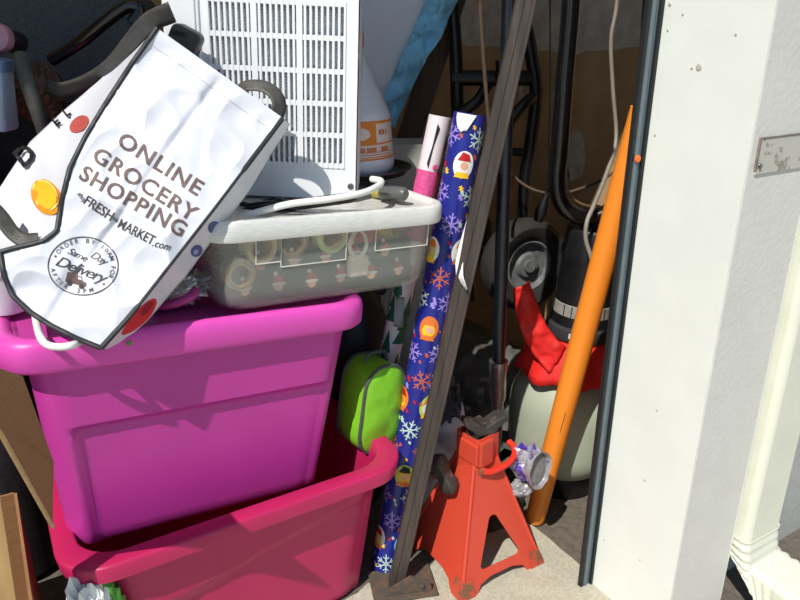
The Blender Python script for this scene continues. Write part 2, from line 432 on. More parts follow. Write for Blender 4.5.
for wx, wy, z in ((0.448, 0.354, 0.128), (0.470, 0.376, 0.128), (0.474, 0.380, 0.133), (0.474, 0.380, 0.158), (0.468, 0.374, 0.163), (0.450, 0.356, 0.163), (0.442, 0.348, 0.157)):
    rings.append([Mc @ Vector((x, y, z)) for x, y in rrect(wx, wy, 0.05)])
b.loft(rings, cap0=False); b.build('lid', M_clid, t, ang=60)
b = MB()
for x0, x1, z0, z1 in ((-0.15, -0.105, 0.085, 0.14), (-0.105, 0.02, 0.075, 0.14), (0.08, 0.195, 0.085, 0.14)):
    yy = lambda z: -0.17 - (z - 0.04) * 0.06 - 0.001
    for a, c in (((x0, z1), (x0, z0)), ((x0, z0), (x1, z0)), ((x1, z0), (x1, z1))):
        b.tube([Mc @ Vector((a[0], yy(a[1]), a[1])), Mc @ Vector((c[0], yy(c[1]), c[1]))], 0.0010, 8)
b.build('moulded_rib', mat('rib_plastic', (222, 222, 214), 0.35), t)

# contents: a santa-print gift bag lying along the front, ribbon rolls standing on it
M_santa = mat('dark_green_print', (34, 58, 46), 0.6, 0.2, 30)
M_red = mat('print_red', (190, 24, 30), 0.55)
M_cream = mat('print_cream', (232, 222, 200), 0.6)
M_skin = mat('print_skin', (226, 170, 140), 0.6)
M_yel = mat('print_yellow', (244, 196, 40), 0.55)
M_blk = mat('print_black', (24, 22, 24), 0.6)
def patch(mb, fn, pts, mx=0.006):
    """a flat print laid on a curved surface: outline filled, divided and wrapped"""
    q = bmesh.new(); q.faces.new([q.verts.new((x, y, 0)) for x, y in pts])
    for it in range(5):
        bmesh.ops.triangulate(q, faces=q.faces)
        lg_ = [e for e in q.edges if e.calc_length() > mx]
        if not lg_: break
        bmesh.ops.subdivide_edges(q, edges=lg_, cuts=1)
    bmesh.ops.triangulate(q, faces=q.faces); q.verts.index_update()
    vs = [mb.v(fn(v.co.x, v.co.y)) for v in q.verts]
    for f in q.faces: mb.face([vs[v.index] for v in f.verts])
    q.free()
def disc(mb, fn, cx, cy, rx, ry, mi, n=16, wob=0, a0=0, a1=2 * PI):
    mb.mi = mi
    P = [(cx + rx * math.cos(a0 + (a1 - a0) * k / n) * (1 + wob * math.sin(3 * k)), cy + ry * math.sin(a0 + (a1 - a0) * k / n)) for k in range(n)]
    patch(mb, fn, P, max(.3 * max(rx, ry), 0.005))
def santa(mb, fn, cx, cy, s, base):
    """a plain santa head: beard, face, hat"""
    disc(mb, fn, cx, cy - 0.2 * s, 0.62 * s, 0.5 * s, base + 1)
    disc(mb, lambda x, y: fn(x, y, 1), cx, cy + 0.05 * s, 0.3 * s, 0.24 * s, base + 2)
    mb.mi = base; mb.poly([fn(x, y, 1) for x, y in ((cx - .42 * s, cy + .24 * s), (cx + .42 * s, cy + .24 * s), (cx + .28 * s, cy + .62 * s), (cx - .1 * s, cy + .9 * s))])
    disc(mb, lambda x, y: fn(x, y, 2), cx, cy + .26 * s, .48 * s, .11 * s, base + 1)
    disc(mb, lambda x, y: fn(x, y, 2), cx - .16 * s, cy + .92 * s, .14 * s, .14 * s, base + 1)
def bagface(u, v, k=0):
    x = -0.19 + u; z = 0.010 + v
    return Mc @ Vector((x, -0.146 + 0.11 * v + 0.004 * math.sin(x * 40) - 0.0006 * k - 0.0006, z))
t = thing('gift_bag', 'dark green gift bag printed with small santas inside the clear box', 'gift bag', Mc @ Vector((0, -0.13, 0.01)))
b = MB(); b.grid(lambda u, v: Mc @ Vector((-0.19 + 0.37 * u, -0.1464 + 0.11 * 0.085 * v + 0.004 * math.sin((-0.19 + .37 * u) * 40), 0.008 + 0.085 * v)), 40, 4)
b.build('panel', M_santa, t, solid=0.001)
b = MB(); rs = random.Random(3)
for i in range(6):
    for j in range(2):
        if (i, j) != (5, 1): santa(b, bagface, 0.03 + 0.062 * i + (0.031 if j else 0), 0.018 + 0.040 * j, 0.028, 0)
b.build('santa_print', [M_red, M_cream, M_skin], t, smooth=False, recalc=False)
M_card = mat('ribbon_core', (206, 176, 130), 0.8, 0.1, 40)
def ribbon_roll(x, z, r, rin, col, lab, ang=0, yb=-0.12, wd=0.03):
    c = Mc @ Vector((x, yb, z))
    tt = thing('ribbon_roll', lab, 'ribbon roll', c, 'ribbon rolls in the clear box')
    Mr = Matrix.Translation(c) @ Matrix.Rotation(ang, 4, 'Z') @ Matrix.Rotation(PI / 2, 4, 'X')
    bb = MB(); bb.lathe([(rin + .002, wd), (r, wd), (r, 0), (rin + .002, 0)], Mr, 36, False, False)
    bb.build('ribbon', mat('ribbon_' + '_'.join(map(str, col)), col, 0.45, 0.12, 60), tt, ang=50)
    bb = MB(); bb.lathe([(rin, wd + .003), (rin + .0025, wd + .003), (rin + .0025, -.0015), (rin, -.0015), (rin, wd + .003)], Mr, 36, False, False); bb.build('core', M_card, tt, ang=50)
ribbon_roll(-0.17, 0.062, 0.028, 0.018, (170, 150, 110), 'tan ribbon roll at the left end of the clear box, low down')
ribbon_roll(-0.135, 0.104, 0.030, 0.021, (226, 214, 160), 'cream ribbon roll inside the clear box, second from its left end', 0.2)
ribbon_roll(-0.068, 0.110, 0.029, 0.021, (150, 128, 100), 'brown ribbon roll behind the raised front rib of the clear box', -0.2)
ribbon_roll(0.004, 0.113, 0.032, 0.020, (206, 220, 150), 'pale green ribbon roll standing near the middle of the clear box')
ribbon_roll(0.135, 0.112, 0.030, 0.019, (184, 150, 60), 'olive gold ribbon roll at the right end of the clear box', 0.5, -0.10)
# a white tape dispenser shape (teardrop loop) on a white bow box
t = thing('tape_dispenser', 'white teardrop tape dispenser right of the pale green ribbon roll in the clear box', 'tape dispenser', Mc @ Vector((0.058, -0.135, 0.06)))
b = MB(); P = [(0.058 + 0.018 * math.cos(a) * (1 - .35 * max(0, math.sin(a))), 0.095 + 0.026 * math.sin(a)) for a in [2 * PI * k / 24 for k in range(25)]]
b.tube([Mc @ Vector((x, -0.148, z)) for x, z in P], 0.004, 8); b.build('loop', M_cream, t)
b = MB(); b.box((0.04, -0.150, 0.03), (0.082, -0.128, 0.07), Mc); b.build('case', M_cream, t, bevel=0.005)
t = thing('gift_tissue', 'crumpled red and gold tissue paper in the right half of the clear box', 'tissue paper', Mc @ Vector((0.14, -0.06, 0.02)))
b = MB(); crumple(b, Mc @ Vector((0.13, -0.03, 0.055)), (0.07, 0.06, 0.042), 0.4, 4, 3); b.build('red_sheet', mat('tissue_red', (196, 70, 56), 0.7, 0.2, 20), t, smooth=False)
b = MB(); crumple(b, Mc @ Vector((-0.03, 0.02, 0.055)), (0.12, 0.09, 0.045), 0.4, 4, 5); b.build('gold_sheet', mat('tissue_gold', (176, 150, 104), 0.7, 0.3, 20), t, smooth=False)

# ------------------------------------------------------------------ white air unit with grille, standing on the clear box
DH = 1.345
hc = at(266, 200, DH); hz = 0.899
Mh = Matrix.Translation((hc.x, hc.y, hz)) @ Matrix.Rotation(-PSI, 4, 'Z') @ Matrix.Rotation(math.radians(2.4), 4, 'Y')
t = thing('air_purifier', 'white boxy air unit with a slotted front grille standing on the clear box', 'air purifier', (hc.x, hc.y, hz))
M_hw = mat('white_casing', (240, 242, 244), 0.42, 0.015, 10)
WX, HT, DP = 0.352, 0.44, 0.13
b = MB(); pr = [(-WX / 2, -WX / 2 + .001)]
rings = []
for y, k in ((0.004, -0.010), (0.0, -0.006), (0.006, 0.0), (DP - .01, 0.0), (DP, -0.008)):
    rings.append([Mh @ Vector((x, y, z + HT / 2)) for x, z in rrect(WX + 2 * k, HT + 2 * k, 0.014, 5, 3)])
b = MB(); b.loft([rings[2], rings[3], rings[4]], cap0=False); b.build('housing', M_hw, t, ang=50)
# front frame with a real opening
gx0, gx1, gz0, gz1 = -0.094, 0.150, 0.066, 0.352
b = MB()
out = [(x, z + HT / 2) for x, z in rrect(WX - 0.004, HT - 0.004, 0.013, 5, 3)]
b.plate(out, [[(gx0, gz0), (gx1, gz0), (gx1, gz1), (gx0, gz1)]], 0.008, Mh @ Matrix.Translation((0, -0.0021, 0)))
FF = b.build('front_frame', M_hw, t, smooth=False)
b = MB(); b.box((-WX / 2 + .004, -0.006, 0.0), (gx0 - 0.022, -0.002, HT), Mh); b.box((gx0 - 0.019, -0.007, 0.0), (gx0 - 0.015, -0.002, HT), Mh); b.build('side_trim', M_hw, t, smooth=False, bevel=0.002)
b = MB(); nb = 24; pit = (gx1 - gx0) / nb
for i in range(nb + 1):
    wd = 0.0052 if i in (8, 16) else 0.0021
    x = gx0 + pit * i; b.box((x - wd, -0.0045, gz0 - .004), (x + wd, 0.006, gz1 + .004), Mh)
for k in range(6):
    z = gz0 + (gz1 - gz0) * k / 5; b.box((gx0, -0.0035, z - 0.0045), (gx1, 0.006, z + 0.0045), Mh)
b.build('grille', M_hw, t, smooth=False)
b = MB(); b.grid(lambda u, v: Mh @ Vector((gx0 + (gx1 - gx0) * u, 0.0125 + 0.0007 * math.sin(v * 330), gz0 + (gz1 - gz0) * v)), 6, 320)
b.build('filter', mat('filter_grey', (206, 209, 214), 0.9, 0.08, 60), t)
b = MB()
for x in (0.165, ): b.lathe([(0.006, 0), (0.006, 0.002), (0.004, 0.003), (0, 0.003)], Mh @ Matrix.Translation((x, -0.002, 0.028)) @ Matrix.Rotation(PI / 2, 4, 'X'), 16)
b.build('screw', M_steel, FF)
for x in (-0.14, -0.02, 0.09, 0.15):
    b = MB(); b.lathe([(0.010, -0.014), (0.013, -0.010), (0.013, 0.004)], Mh @ Matrix.Translation((x, 0.03, 0)), 16); b.build('foot', M_black, t)
# black plug under the unit
t = thing('power_plug', 'small black round plug on the clear box lid below the white air unit', 'plug', at(280, 203, 1.36))
c = at(281, 203, 1.30)
b = MB(); b.lathe([(0.012, 0), (0.013, 0.004), (0.013, 0.02), (0.010, 0.022)], Matrix.Translation(c) @ Matrix.Rotation(-PSI, 4, 'Z') @ Matrix.Rotation(PI / 2, 4, 'X'), 18); b.build('body', M_black, t)
b = MB(); b.tube(px_curve([(278, 200, 1.34), (262, 203, 1.33), (246, 207, 1.33), (232, 210, 1.32)]), 0.006, 10); b.build('cable', M_black, t)
# white cord along the rim
b = MB(); b.tube(px_curve([(190, 224, 1.23), (224, 221, 1.21), (255, 213, 1.20), (290, 204, 1.205), (330, 199, 1.215), (362, 193, 1.24), (378, 186, 1.28), (381, 181, 1.31), (372, 179, 1.335)]), 0.0062, 12)
tag(b.build('white_cable', mat('cord_white', (238, 238, 234), 0.4), None), 'thick white cable running along the front of the clear box lid', 'cable')

# black tray and jug behind
jc = at(353, 172, 1.60); jz = 0.905
t = thing('tray', 'round black tray under the white jug beside the air unit', 'tray', (jc.x + .015, jc.y, jz - .012))
b = MB(); b.lathe([(0.085, 0), (0.108, 0.004), (0.118, 0.018), (0.120, 0.018), (0.110, 0.006), (0.0, 0.003)], Matrix.Translation((jc.x + .015, jc.y, jz - .012)), 40); b.build('pan', M_black, t)
b = MB(); b.lathe([(0.117, 0.016), (0.1215, 0.017), (0.1215, 0.020), (0.117, 0.0205)], Matrix.Translation((jc.x + .015, jc.y, jz - .012)), 40, False, False); b.build('rim', mat('tray_rim', (60, 60, 62), 0.3), t)
M_jug = mat('jug_white', (226, 232, 240), 0.4, 0.02, 10)
t = thing('detergent_jug', 'white plastic jug with an orange and white label right of the air unit', 'jug', (jc.x, jc.y, jz))
Mj = Matrix.Translation((jc.x, jc.y, jz))
jp = [(0.078, -0.006), (0.089, 0.0), (0.094, 0.012), (0.094, 0.03), (0.0925, 0.032), (0.086, 0.118), (0.0868, 0.120), (0.083, 0.132), (0.066, 0.17), (0.046, 0.22), (0.026, 0.255), (0.024, 0.27)]
b = MB(); b.lathe(jp, Mj, 48); JB = b.build('bottle', M_jug, t)
b = MB(); b.lathe([(0.028, 0.262), (0.030, 0.266), (0.030, 0.292), (0.026, 0.296)], Mj, 24); b.build('cap', mat('cap_orange', (230, 120, 30), 0.4), t)
b = MB(); b.tube([Mj @ Vector(q) for q in bez([(-0.05, 0.03, 0.205), (-0.075, 0.03, 0.21), (-0.088, 0.03, 0.185), (-0.086, 0.03, 0.15), (-0.074, 0.03, 0.135)])], 0.010, 12); b.build('handle', M_jug, t)
M_or = mat('label_orange', (236, 140, 44), 0.5, 0.03); M_lw = mat('label_white', (240, 226, 214), 0.5, 0.03); M_lo = mat('label_print', (206, 130, 80), 0.6)
front_a = math.atan2(-jc.y, -jc.x)
def jug_pt(a, z, k=0):
    r = 0.0925 + (0.086 - 0.0925) * (z - 0.032) / 0.086 + 0.0006 + 0.0004 * k
    return Mj @ Vector((r * math.cos(front_a + a), r * math.sin(front_a + a), z))
b = MB()
def lab(a0, a1, z0, z1, mi, k=0):
    b.mi = mi; b.grid(lambda u, v: jug_pt(a0 + (a1 - a0) * u, z0 + (z1 - z0) * v, k), 14, 2)
lab(-1.5, 1.5, 0.034, 0.116, 1); lab(-1.5, 1.5, 0.110, 0.116, 0, 1); lab(-1.5, 1.5, 0.066, 0.070, 0, 1); lab(-1.5, 1.5, 0.034, 0.038, 0, 1)
lab(-0.1, 0.62, 0.070, 0.110, 0, 1)
disc(b, lambda x, y: jug_pt(x, y, 3), 0.22, 0.09, 0.22, 0.013, 1, 14, 0.12)
for i, (a0, a1, z) in enumerate(((0.70, 0.78, .092), (0.80, 0.9, .092), (0.95, 1.0, .092), (0.0, 0.3, .056), (0.34, .6, .056), (0.75, 1.0, .056))): lab(a0, a1, z - .005, z + .005, 2, 2)
for k in range(3): lab(0.05, 1.1, 0.050 - 0.005 * k, 0.0485 - 0.005 * k + .003, 2, 2)
b.build('label', [M_or, M_lw, M_lo], JB, recalc=False)
# grey flashlight end
t = thing('flashlight', 'stubby grey flashlight lying at the right end of the clear box lid', 'flashlight', at(392, 195, 1.36))
a0, a1 = at(382, 193, 1.38), at(406, 194, 1.33); Md = (a1 - a0)
b = MB(); b.tube([a0, a0 + Md * .08, a0 + Md * .5, a0 + Md * .9, a1], [0.011, 0.014, 0.0145, 0.0135, 0.008], 16); b.build('barrel', mat('torch_grey', (92, 94, 92), 0.4), t)
b = MB(); b.tube([a0 - Md * .35, a0 - Md * .05, a0], [0.010, 0.011, 0.010], 16); b.build('lens_ring', mat('torch_yellow', (170, 160, 70), 0.5), t)

# ================================================================== GROCERY BAG
def bagD(px, py):
    d = 1.192 + 0.000316 * px - 0.000665 * py
    q = Vector((px * 0.011, py * 0.011, 3.3)); q2 = Vector((px * 0.03, py * 0.03, 8.1))
    cre = abs(noise.noise(q)) * 0.030 + abs(noise.noise(q2)) * 0.011
    e1 = (px - 157) * 0.814 + (py - 28) * 0.581; e2 = -(px - 157) * 0.581 + (py - 28) * 0.814   # along the top edge, and down
    bul = -0.022 * math.sin(PI * min(1, max(0, e1 / 155))) * math.sin(PI * min(1, max(0, e2 / 300)))
    # pressed fold line down the middle and pleats near the bottom
    cre += 0.006 * math.exp(-((e1 - 80) / 5) ** 2) + 0.010 * math.exp(-((e1 - 62 - (e2 - 200) * .25) / 9) ** 2) * max(0, min(1, (e2 - 200) / 60))
    k = min(1, max(0, (py - 285) / 45)); k = k * k * (3 - 2 * k)
    return d + cre * min(1, max(0, e2 / 20)) * (1 - .6 * k) + bul - 0.034 * k - 0.032 * min(1, max(0, (e1 - 70) / 85)) * min(1, max(0, (py - 110) / 90)) * (1 - k)
def bagP(px, py, k=0): return at(px, py, bagD(px, py) - 0.0010 - 0.0004 * k)
LE = [(157, 28), (131, 65), (105, 105), (85, 138), (70, 168), (62, 200), (57, 231), (44, 241), (33, 244), (15, 248), (0, 252)]
RE = [(283, 118), (262, 146), (240, 175), (215, 208), (190, 240), (168, 268), (150, 291), (135, 310), (122, 325), (110, 338), (101, 348)]
TE = [(157, 28), (188, 50), (220, 73), (252, 96), (283, 118)]
BE = [(0, 252), (4, 275), (13, 296), (30, 312), (50, 325), (76, 338), (101, 348)]
def v2(P): return [Vector((x, y, 0)) for x, y in P]
LE_, RE_, TE_, BE_ = v2(LE), v2(RE), v2(TE), v2(BE)
def panel(u, v):   # Coons patch in the sheet
    l, r, tp, bt = lerp_poly(LE_, v), lerp_poly(RE_, v), lerp_poly(TE_, u), lerp_poly(BE_, u)
    c = (l * (1 - u) + r * u) + (tp * (1 - v) + bt * v) - (LE_[0] * (1 - u) * (1 - v) + RE_[0] * u * (1 - v) + LE_[-1] * (1 - u) * v + RE_[-1] * u * v)
    return c
M_bag = mat('bag_white', (218, 220, 228), 0.34, 0.012, 20, bump=0.3, bscale=38)
M_pipe = mat('bag_piping', (40, 42, 46), 0.55, 0.1, 60)
M_strap = mat('bag_strap', (78, 76, 72), 0.4, 0.15, 90, bump=0.3, bscale=500)
M_ink = mat('bag_ink', (104, 84, 80), 0.6, 0.04, 60)
M_inkd = mat('bag_ink_dark', (70, 62, 62), 0.6, 0.04, 60)
t = thing('grocery_bag', 'white reusable grocery bag with black piping and brown ONLINE GROCERY SHOPPING lettering', 'bag', at(80, 340, 1.0))
b = MB(); b.grid(lambda u, v: at(*panel(u, v)[:2], bagD(*panel(u, v)[:2])), 150, 240); FP = b.build('front_panel', M_bag, t, solid=0.0008, ang=180)
# right gusset, folded back
RO = [(290, 124), (270, 156), (250, 190), (230, 216), (208, 246), (186, 276), (165, 300), (150, 318), (135, 332), (119, 343), (108, 349)]
def rg(e, f):   # fraction along, fraction across
    a = lerp_poly(v2(RE), e); o = lerp_poly(v2(RO), e); p = a.lerp(o, f); return p.x, p.y, bagD(a.x, a.y) + 0.05 * f + 0.003 * noise.noise(Vector((a.x * .05, a.y * .05, f)))
b = MB(); b.grid(lambda u, v: at(*rg(u, v)), 70, 10)
RG = b.build('right_gusset', M_bag, t, solid=0.0008, ang=180)
b = MB()
def gdisc(e, f, re, rf, mi, k=0):
    b.mi = mi
    def fn_(x, y): q = rg(e + re * x, min(1, max(0, f + rf * y))); return at(q[0], q[1], q[2] - 0.002 - 0.0008 * k)
    patch(b, fn_, [(math.cos(2 * PI * i / 20), math.sin(2 * PI * i / 20)) for i in range(20)], .3)
gdisc(.44, .62, .022, .30, 0); gdisc(.54, .66, .022, .30, 0); gdisc(.545, .66, .010, .12, 1, 1)
b.build('berry_print', [mat('berry_blue', (74, 86, 140), .5), mat('berry_light', (150, 160, 200), .5)], RG, recalc=False, smooth=False)
b = MB()
gdisc(.84, .55, .085, .42, 0); gdisc(.80, .5, .03, .2, 1, 1)
b.build('pepper_print', [mat('pepper_red', (206, 48, 34), .45), mat('pepper_dark', (150, 24, 24), .45)], RG, recalc=False, smooth=False)
# left gusset, opening to the left
LO = [(150, 30), (128, 52), (98, 82), (62, 112), (30, 142), (10, 172), (-6, 200), (-16, 218), (-20, 230), (-22, 242), (-22, 254)]
def lgD(f): return 0.13 * f ** 0.8
b = MB()
def lg(u, v):
    a = lerp_poly(LE_, u); o = lerp_poly(v2(LO), u); p = a.lerp(o, v)
    cre = 0.012 * abs(noise.noise(Vector((p.x * .02, p.y * .02, 5)))) + 0.01 * math.sin(PI * v)
    return p.x, p.y, bagD(a.x, a.y) + lgD(v) + cre
def lgp(u, v, k=0): q = lg(u, v); return at(q[0], q[1], q[2] - (0.002 + 0.0006 * k if k else 0))
b.grid(lambda u, v: lgp(u, v), 60, 20); LG = b.build('left_gusset', M_bag, t, solid=0.0008, ang=180)
# printed fruit and letters on it: orange slice, red tomato, letters
def lgx(px, py, k):
    """put a pixel on the left gusset"""
    best = min(((lg(i / 40, j / 20), i, j) for i in range(41) for j in range(21)), key=lambda q: (q[0][0] - px) ** 2 + (q[0][1] - py) ** 2)
    return at(px, py, best[0][2] - 0.006 - 0.0008 * k)
M_orf = mat('orange_slice', (246, 190, 40), .45, .05, 60); M_orr = mat('orange_rind', (238, 150, 30), .45); M_ora = mat('orange_pith', (250, 226, 130), .45)
b = MB()
ROT = 0.5
def el(cx, cy, rx, ry, mi, k, n=24, rot=ROT):
    b.mi = mi; c_, s_ = math.cos(rot), math.sin(rot)
    b.poly([lgx(cx + rx * math.cos(a) * c_ - ry * math.sin(a) * s_, cy + rx * math.cos(a) * s_ + ry * math.sin(a) * c_, k) for a in [2 * PI * i / n for i in range(n)]])
el(46, 197, 14, 19, 1, 1, rot=-.5); el(45, 195, 12, 16.5, 2, 2, rot=-.5); el(45, 195, 10.5, 15, 0, 3, rot=-.5)
b.build('orange_print', [M_orf, M_orr, M_ora], LG, recalc=False, smooth=False)
b = MB()
el(79, 124, 11, 7, 0, 1, rot=-0.7); el(77, 122, 4, 2, 1, 2, rot=-.7)
b.build('tomato_print', [mat('tomato_red', (186, 84, 76), .45), mat('tomato_light', (230, 130, 120), .45)]
, LG, recalc=False, smooth=False)
for (px, py, ch, sz) in ((22, 168, 'D', 26), (56, 127, 'E', 13), (66, 117, 'L', 12)):
    V, Fc = text2d(ch, 1.0, 0.03); b = MB()
    for grow, mi, k in ((1, 0, 5),):
        b.mi = mi; ca, sa = math.cos(-0.65), math.sin(-0.65)
        put_text(b, V, Fc, lambda x, y: lgx(px + sz * (x * ca - (-y) * sa), py + sz * (x * sa + (-y) * ca), k))
    b.build('printed_letter', M_blk, LG, recalc=False, smooth=False)
# rear panel closing the bag
b = MB(); sheet(b, [lgp(u / 30, 1) for u in range(31)], [at(x, y, bagD(x, y) + 0.13) for x, y in RO], 30, 10, 0.01, 12); b.build('rear_panel', M_bag, t, solid=0.0008)
# piping along the edges
b = MB(); b.tube([at(x, y, bagD(x, y) - .001) for x, y in [tuple(lerp_poly(LE_, i / 60)[:2]) for i in range(61)]], 0.0042, 8); b.build('piping', M_pipe, t)
b = MB(); b.tube([at(x, y, bagD(x, y) - .001) for x, y in [tuple(lerp_poly(BE_, i / 30)[:2]) for i in range(31)]], 0.0042, 8); b.build('piping', M_pipe, t)
b = MB(); b.tube([at(x, y, bagD(x, y)) for x, y in [tuple(lerp_poly(RE_, i / 60)[:2]) for i in range(61)]], [0.0042 if i < 14 or i > 48 else 0.0026 for i in range(61)], 8); b.build('piping', M_pipe, t)
# hem line stitched under the top edge
b = MB(); b.tube([at(x - 10, y + 13, bagD(x - 10, y + 13) - 0.0008) for x, y in [tuple(lerp_poly(TE_, i / 40)[:2]) for i in range(2, 40)]], 0.0008, 6); b.build('hem_seam', mat('seam_grey', (206, 208, 214), .5), FP)
# handles
def ribbon(pts, w_px, D0, D1, name='handle', th=0.002, nseg=24):
    P = [Vector((x, y, 0)) for x, y in pts]; P = bez(P, 8)
    A, B = [], []
    for i, p in enumerate(P):
        tg = (P[min(i + 1, len(P) - 1)] - P[max(i - 1, 0)]).normalized(); n_ = Vector((-tg.y, tg.x, 0)); D = D0 + (D1 - D0) * i / (len(P) - 1)
        ww = w_px[0] + (w_px[1] - w_px[0]) * i / (len(P) - 1)
        q = p + n_ * ww / 2; r = p - n_ * ww / 2
        A.append(at(q.x, q.y, D - 0.006)); B.append(at(r.x, r.y, D + 0.012))
    mb = MB(); sheet(mb, A, B, nseg * 2, 4); return mb.build(name, M_strap, t, solid=th)
ribbon([(238, 92), (246, 86), (262, 86), (274, 93), (279, 104), (276, 118)], (9, 15), 1.235, 1.215)
ribbon([(172, 12), (150, 22), (132, 42), (112, 66), (88, 82), (62, 90), (46, 86)], (22, 14), 1.25, 1.36)
ribbon([(-20, 196), (0, 216), (12, 232), (24, 240), (38, 240)], (16, 14), 1.07, 1.05)
# ---- lettering on the front
ANG = math.atan2(90, 126)
def line(body, x0, y0, x1, y1, hpx, mats_i, offset=0.03, shear=0.0, space=1.0, k=1):
    """lettering whose baseline runs from (x0,y0) to (x1,y1) on the panel"""
    V, Fc = text2d(body, 1.0, offset, shear, space)
    mn = min(x for x, y in V); mxx = max(x for x, y in V); L = math.hypot(x1 - x0, y1 - y0)
    dx, dy = (x1 - x0) / L, (y1 - y0) / L; sx = L / (mxx - mn); sy = hpx / 0.73
    b.mi = mats_i
    put_text(b, V, Fc, lambda x, y: bagP(x0 + dx * (x - mn) * sx + dy * y * sy, y0 + dy * (x - mn) * sx - dx * y * sy, k))
b = MB()
line('ONLINE', 116, 144, 197, 196, 16, 0, 0.020, 0.0, 1.12)
line('GROCERY', 91, 159, 192, 222, 16, 0, 0.020, 0.0, 1.12)
line('SHOPPING', 78, 178, 181, 237, 16, 0, 0.020, 0.0, 1.12)
b.build('lettering', M_ink, FP, smooth=False, recalc=False)
b = MB()
line('shop', 77, 194, 84, 203, 5, 0, 0.01, 0.3)
line('FRESH', 83, 203, 110, 221, 10, 0, 0.012)
line('THE', 111, 219, 117, 223, 3.4, 0, 0.02)
line('MARKET', 117, 227, 152, 245, 10, 0, 0.012)
line('.com', 152, 246, 170, 251, 8, 0, 0.005, 0.3)
b.build('lettering', M_inkd, FP, smooth=False, recalc=False)
# round delivery badge
b = MB(); CX, CY, RX, RY = 83, 266, 35, 29
def ringline(rx, ry, wd):
    b.loft([[bagP(CX + (rx + o) * math.cos(a), CY + (ry + o) * math.sin(a), 1) for a in [2 * PI * i / 72 for i in range(73)]] for o in (-wd / 2, wd / 2)], close=False)
ringline(RX, RY, 1.1)
def arc_text(body, a0, a1, rr, hpx, flip=False):
    n = len(body)
    for i, ch in enumerate(body):
        if ch == ' ': continue
        a = a0 + (a1 - a0) * (i + .5) / n
        V, Fc = text2d(ch, 1.0, 0.006); cx_ = (min(x for x, y in V) + max(x for x, y in V)) / 2
        bx, by = CX + rr * RX * math.cos(a), CY + rr * RY * math.sin(a)
        th = a + (PI / 2 if not flip else -PI / 2); s_ = hpx / 0.73
        put_text(b, V, Fc, lambda x, y: bagP(bx + s_ * ((x - cx_) * math.cos(th) + y * math.sin(th)), by + s_ * ((x - cx_) * math.sin(th) - y * math.cos(th)), 1))
arc_text('ORDER BY 10AM FOR', ANG - PI * 1.03, ANG + PI * .0 - 0.10, 0.80, 4.6)
arc_text('AFTER 3PM', ANG + PI * 0.80 - .05, ANG + PI * 0.20 - .05, 0.93, 4.6, True)
for a in (ANG + PI * .93, ANG + PI * 0.06):
    b.poly([bagP(CX + .86 * RX * math.cos(a) + 1.3 * math.cos(c_), CY + .86 * RY * math.sin(a) + 1.3 * math.sin(c_), 1) for c_ in [2 * PI * i / 10 for i in range(10)]])
line('Same', 67, 253, 86, 262, 7, 0, 0.0, 0.35, 0.85)
line('Day', 90, 257, 106, 266, 8, 0, 0.0, 0.35, 0.85)
line('Delivery', 55, 265, 106, 284, 11, 0, 0.003, 0.35, 0.85)
b.build('round_badge', M_inkd, FP, smooth=False, recalc=False)
b = MB()   # little van
def vq(pts, mi, k):
    b.mi = mi; c_, s_ = math.cos(0.25), math.sin(0.25); patch(b, lambda X_, Y_: bagP(75 + X_ * c_ - Y_ * s_, 279 + X_ * s_ + Y_ * c_, k), pts, 2.0)
vq([(-9, 5), (-9, -5), (1, -7), (2, 5)], 0, 1); vq([(2, 5), (1.5, -4), (6, -4), (8, 0), (12, 1), (12, 5)], 0, 1); vq([(2.8, -.5), (2.8, -3), (5.5, -3), (7, -.5)], 1, 2)
for x in (-4, 8): vq([(x + 2.6 * math.cos(a), 5.5 + 2.6 * math.sin(a)) for a in [2 * PI * i / 14 for i in range(14)]], 2, 3)
b.build('van_print', [M_ink, M_bag, M_inkd], FP, smooth=False, recalc=False)

# ------------------------------------------------------------------ white tub left of the bag, with its loop handle
M_tub = mat('tub_white', (228, 230, 236), 0.4, 0.02, 12)
cc = at(2, 306, 1.09); cc.z = 0.764
t = thing('white_tub', 'round white plastic tub with a loop handle on the pink lid under the bag', 'tub', cc)
Mt = Matrix.Translation(cc) @ Matrix.Rotation(ROLL, 4, 'Y')
b = MB(); b.lathe([(0.034, 0.0), (0.042, 0.004), (0.052, 0.075), (0.056, 0.076), (0.056, 0.086), (0.05, 0.088), (0.04, 0.086)], Mt, 40); b.build('body', M_tub, t)
b = MB(); b.tube(px_curve([(34, 300, 1.075), (35, 312, 1.045), (37, 325, .995), (41, 338, 0.950), (48, 345, 0.942), (60, 347, 0.942), (73, 345, 0.95), (81, 341, 0.99), (87, 336, 1.05), (92, 324, 1.10)]), 0.0058, 12); b.build('loop_handle', MATS['cord_white'], t)
# silver foil and a purple rod sticking out between bag and clear box
t = thing('foil_wrapper', 'crumpled silver foil wrapper on the pink lid beside the bag', 'foil', atz(178, 306, 0.76))
b = MB(); crumple(b, atz(182, 304, 0.752) + Vector((0, 0.035, .02)), (0.055, 0.03, 0.026), 0.55, 3.5, 9); b.build('foil', mat('silver_foil', (196, 196, 192), 0.3, 0.2, 30, metal=0.7), t, smooth=False)
b = MB(); b.tube(px_curve([(150, 306, 1.10), (172, 304, 1.09), (190, 297, 1.095), (196, 290, 1.11)]), 0.008, 10); b.build('magenta_fold', mat('foil_magenta', (150, 30, 110), .4), t)

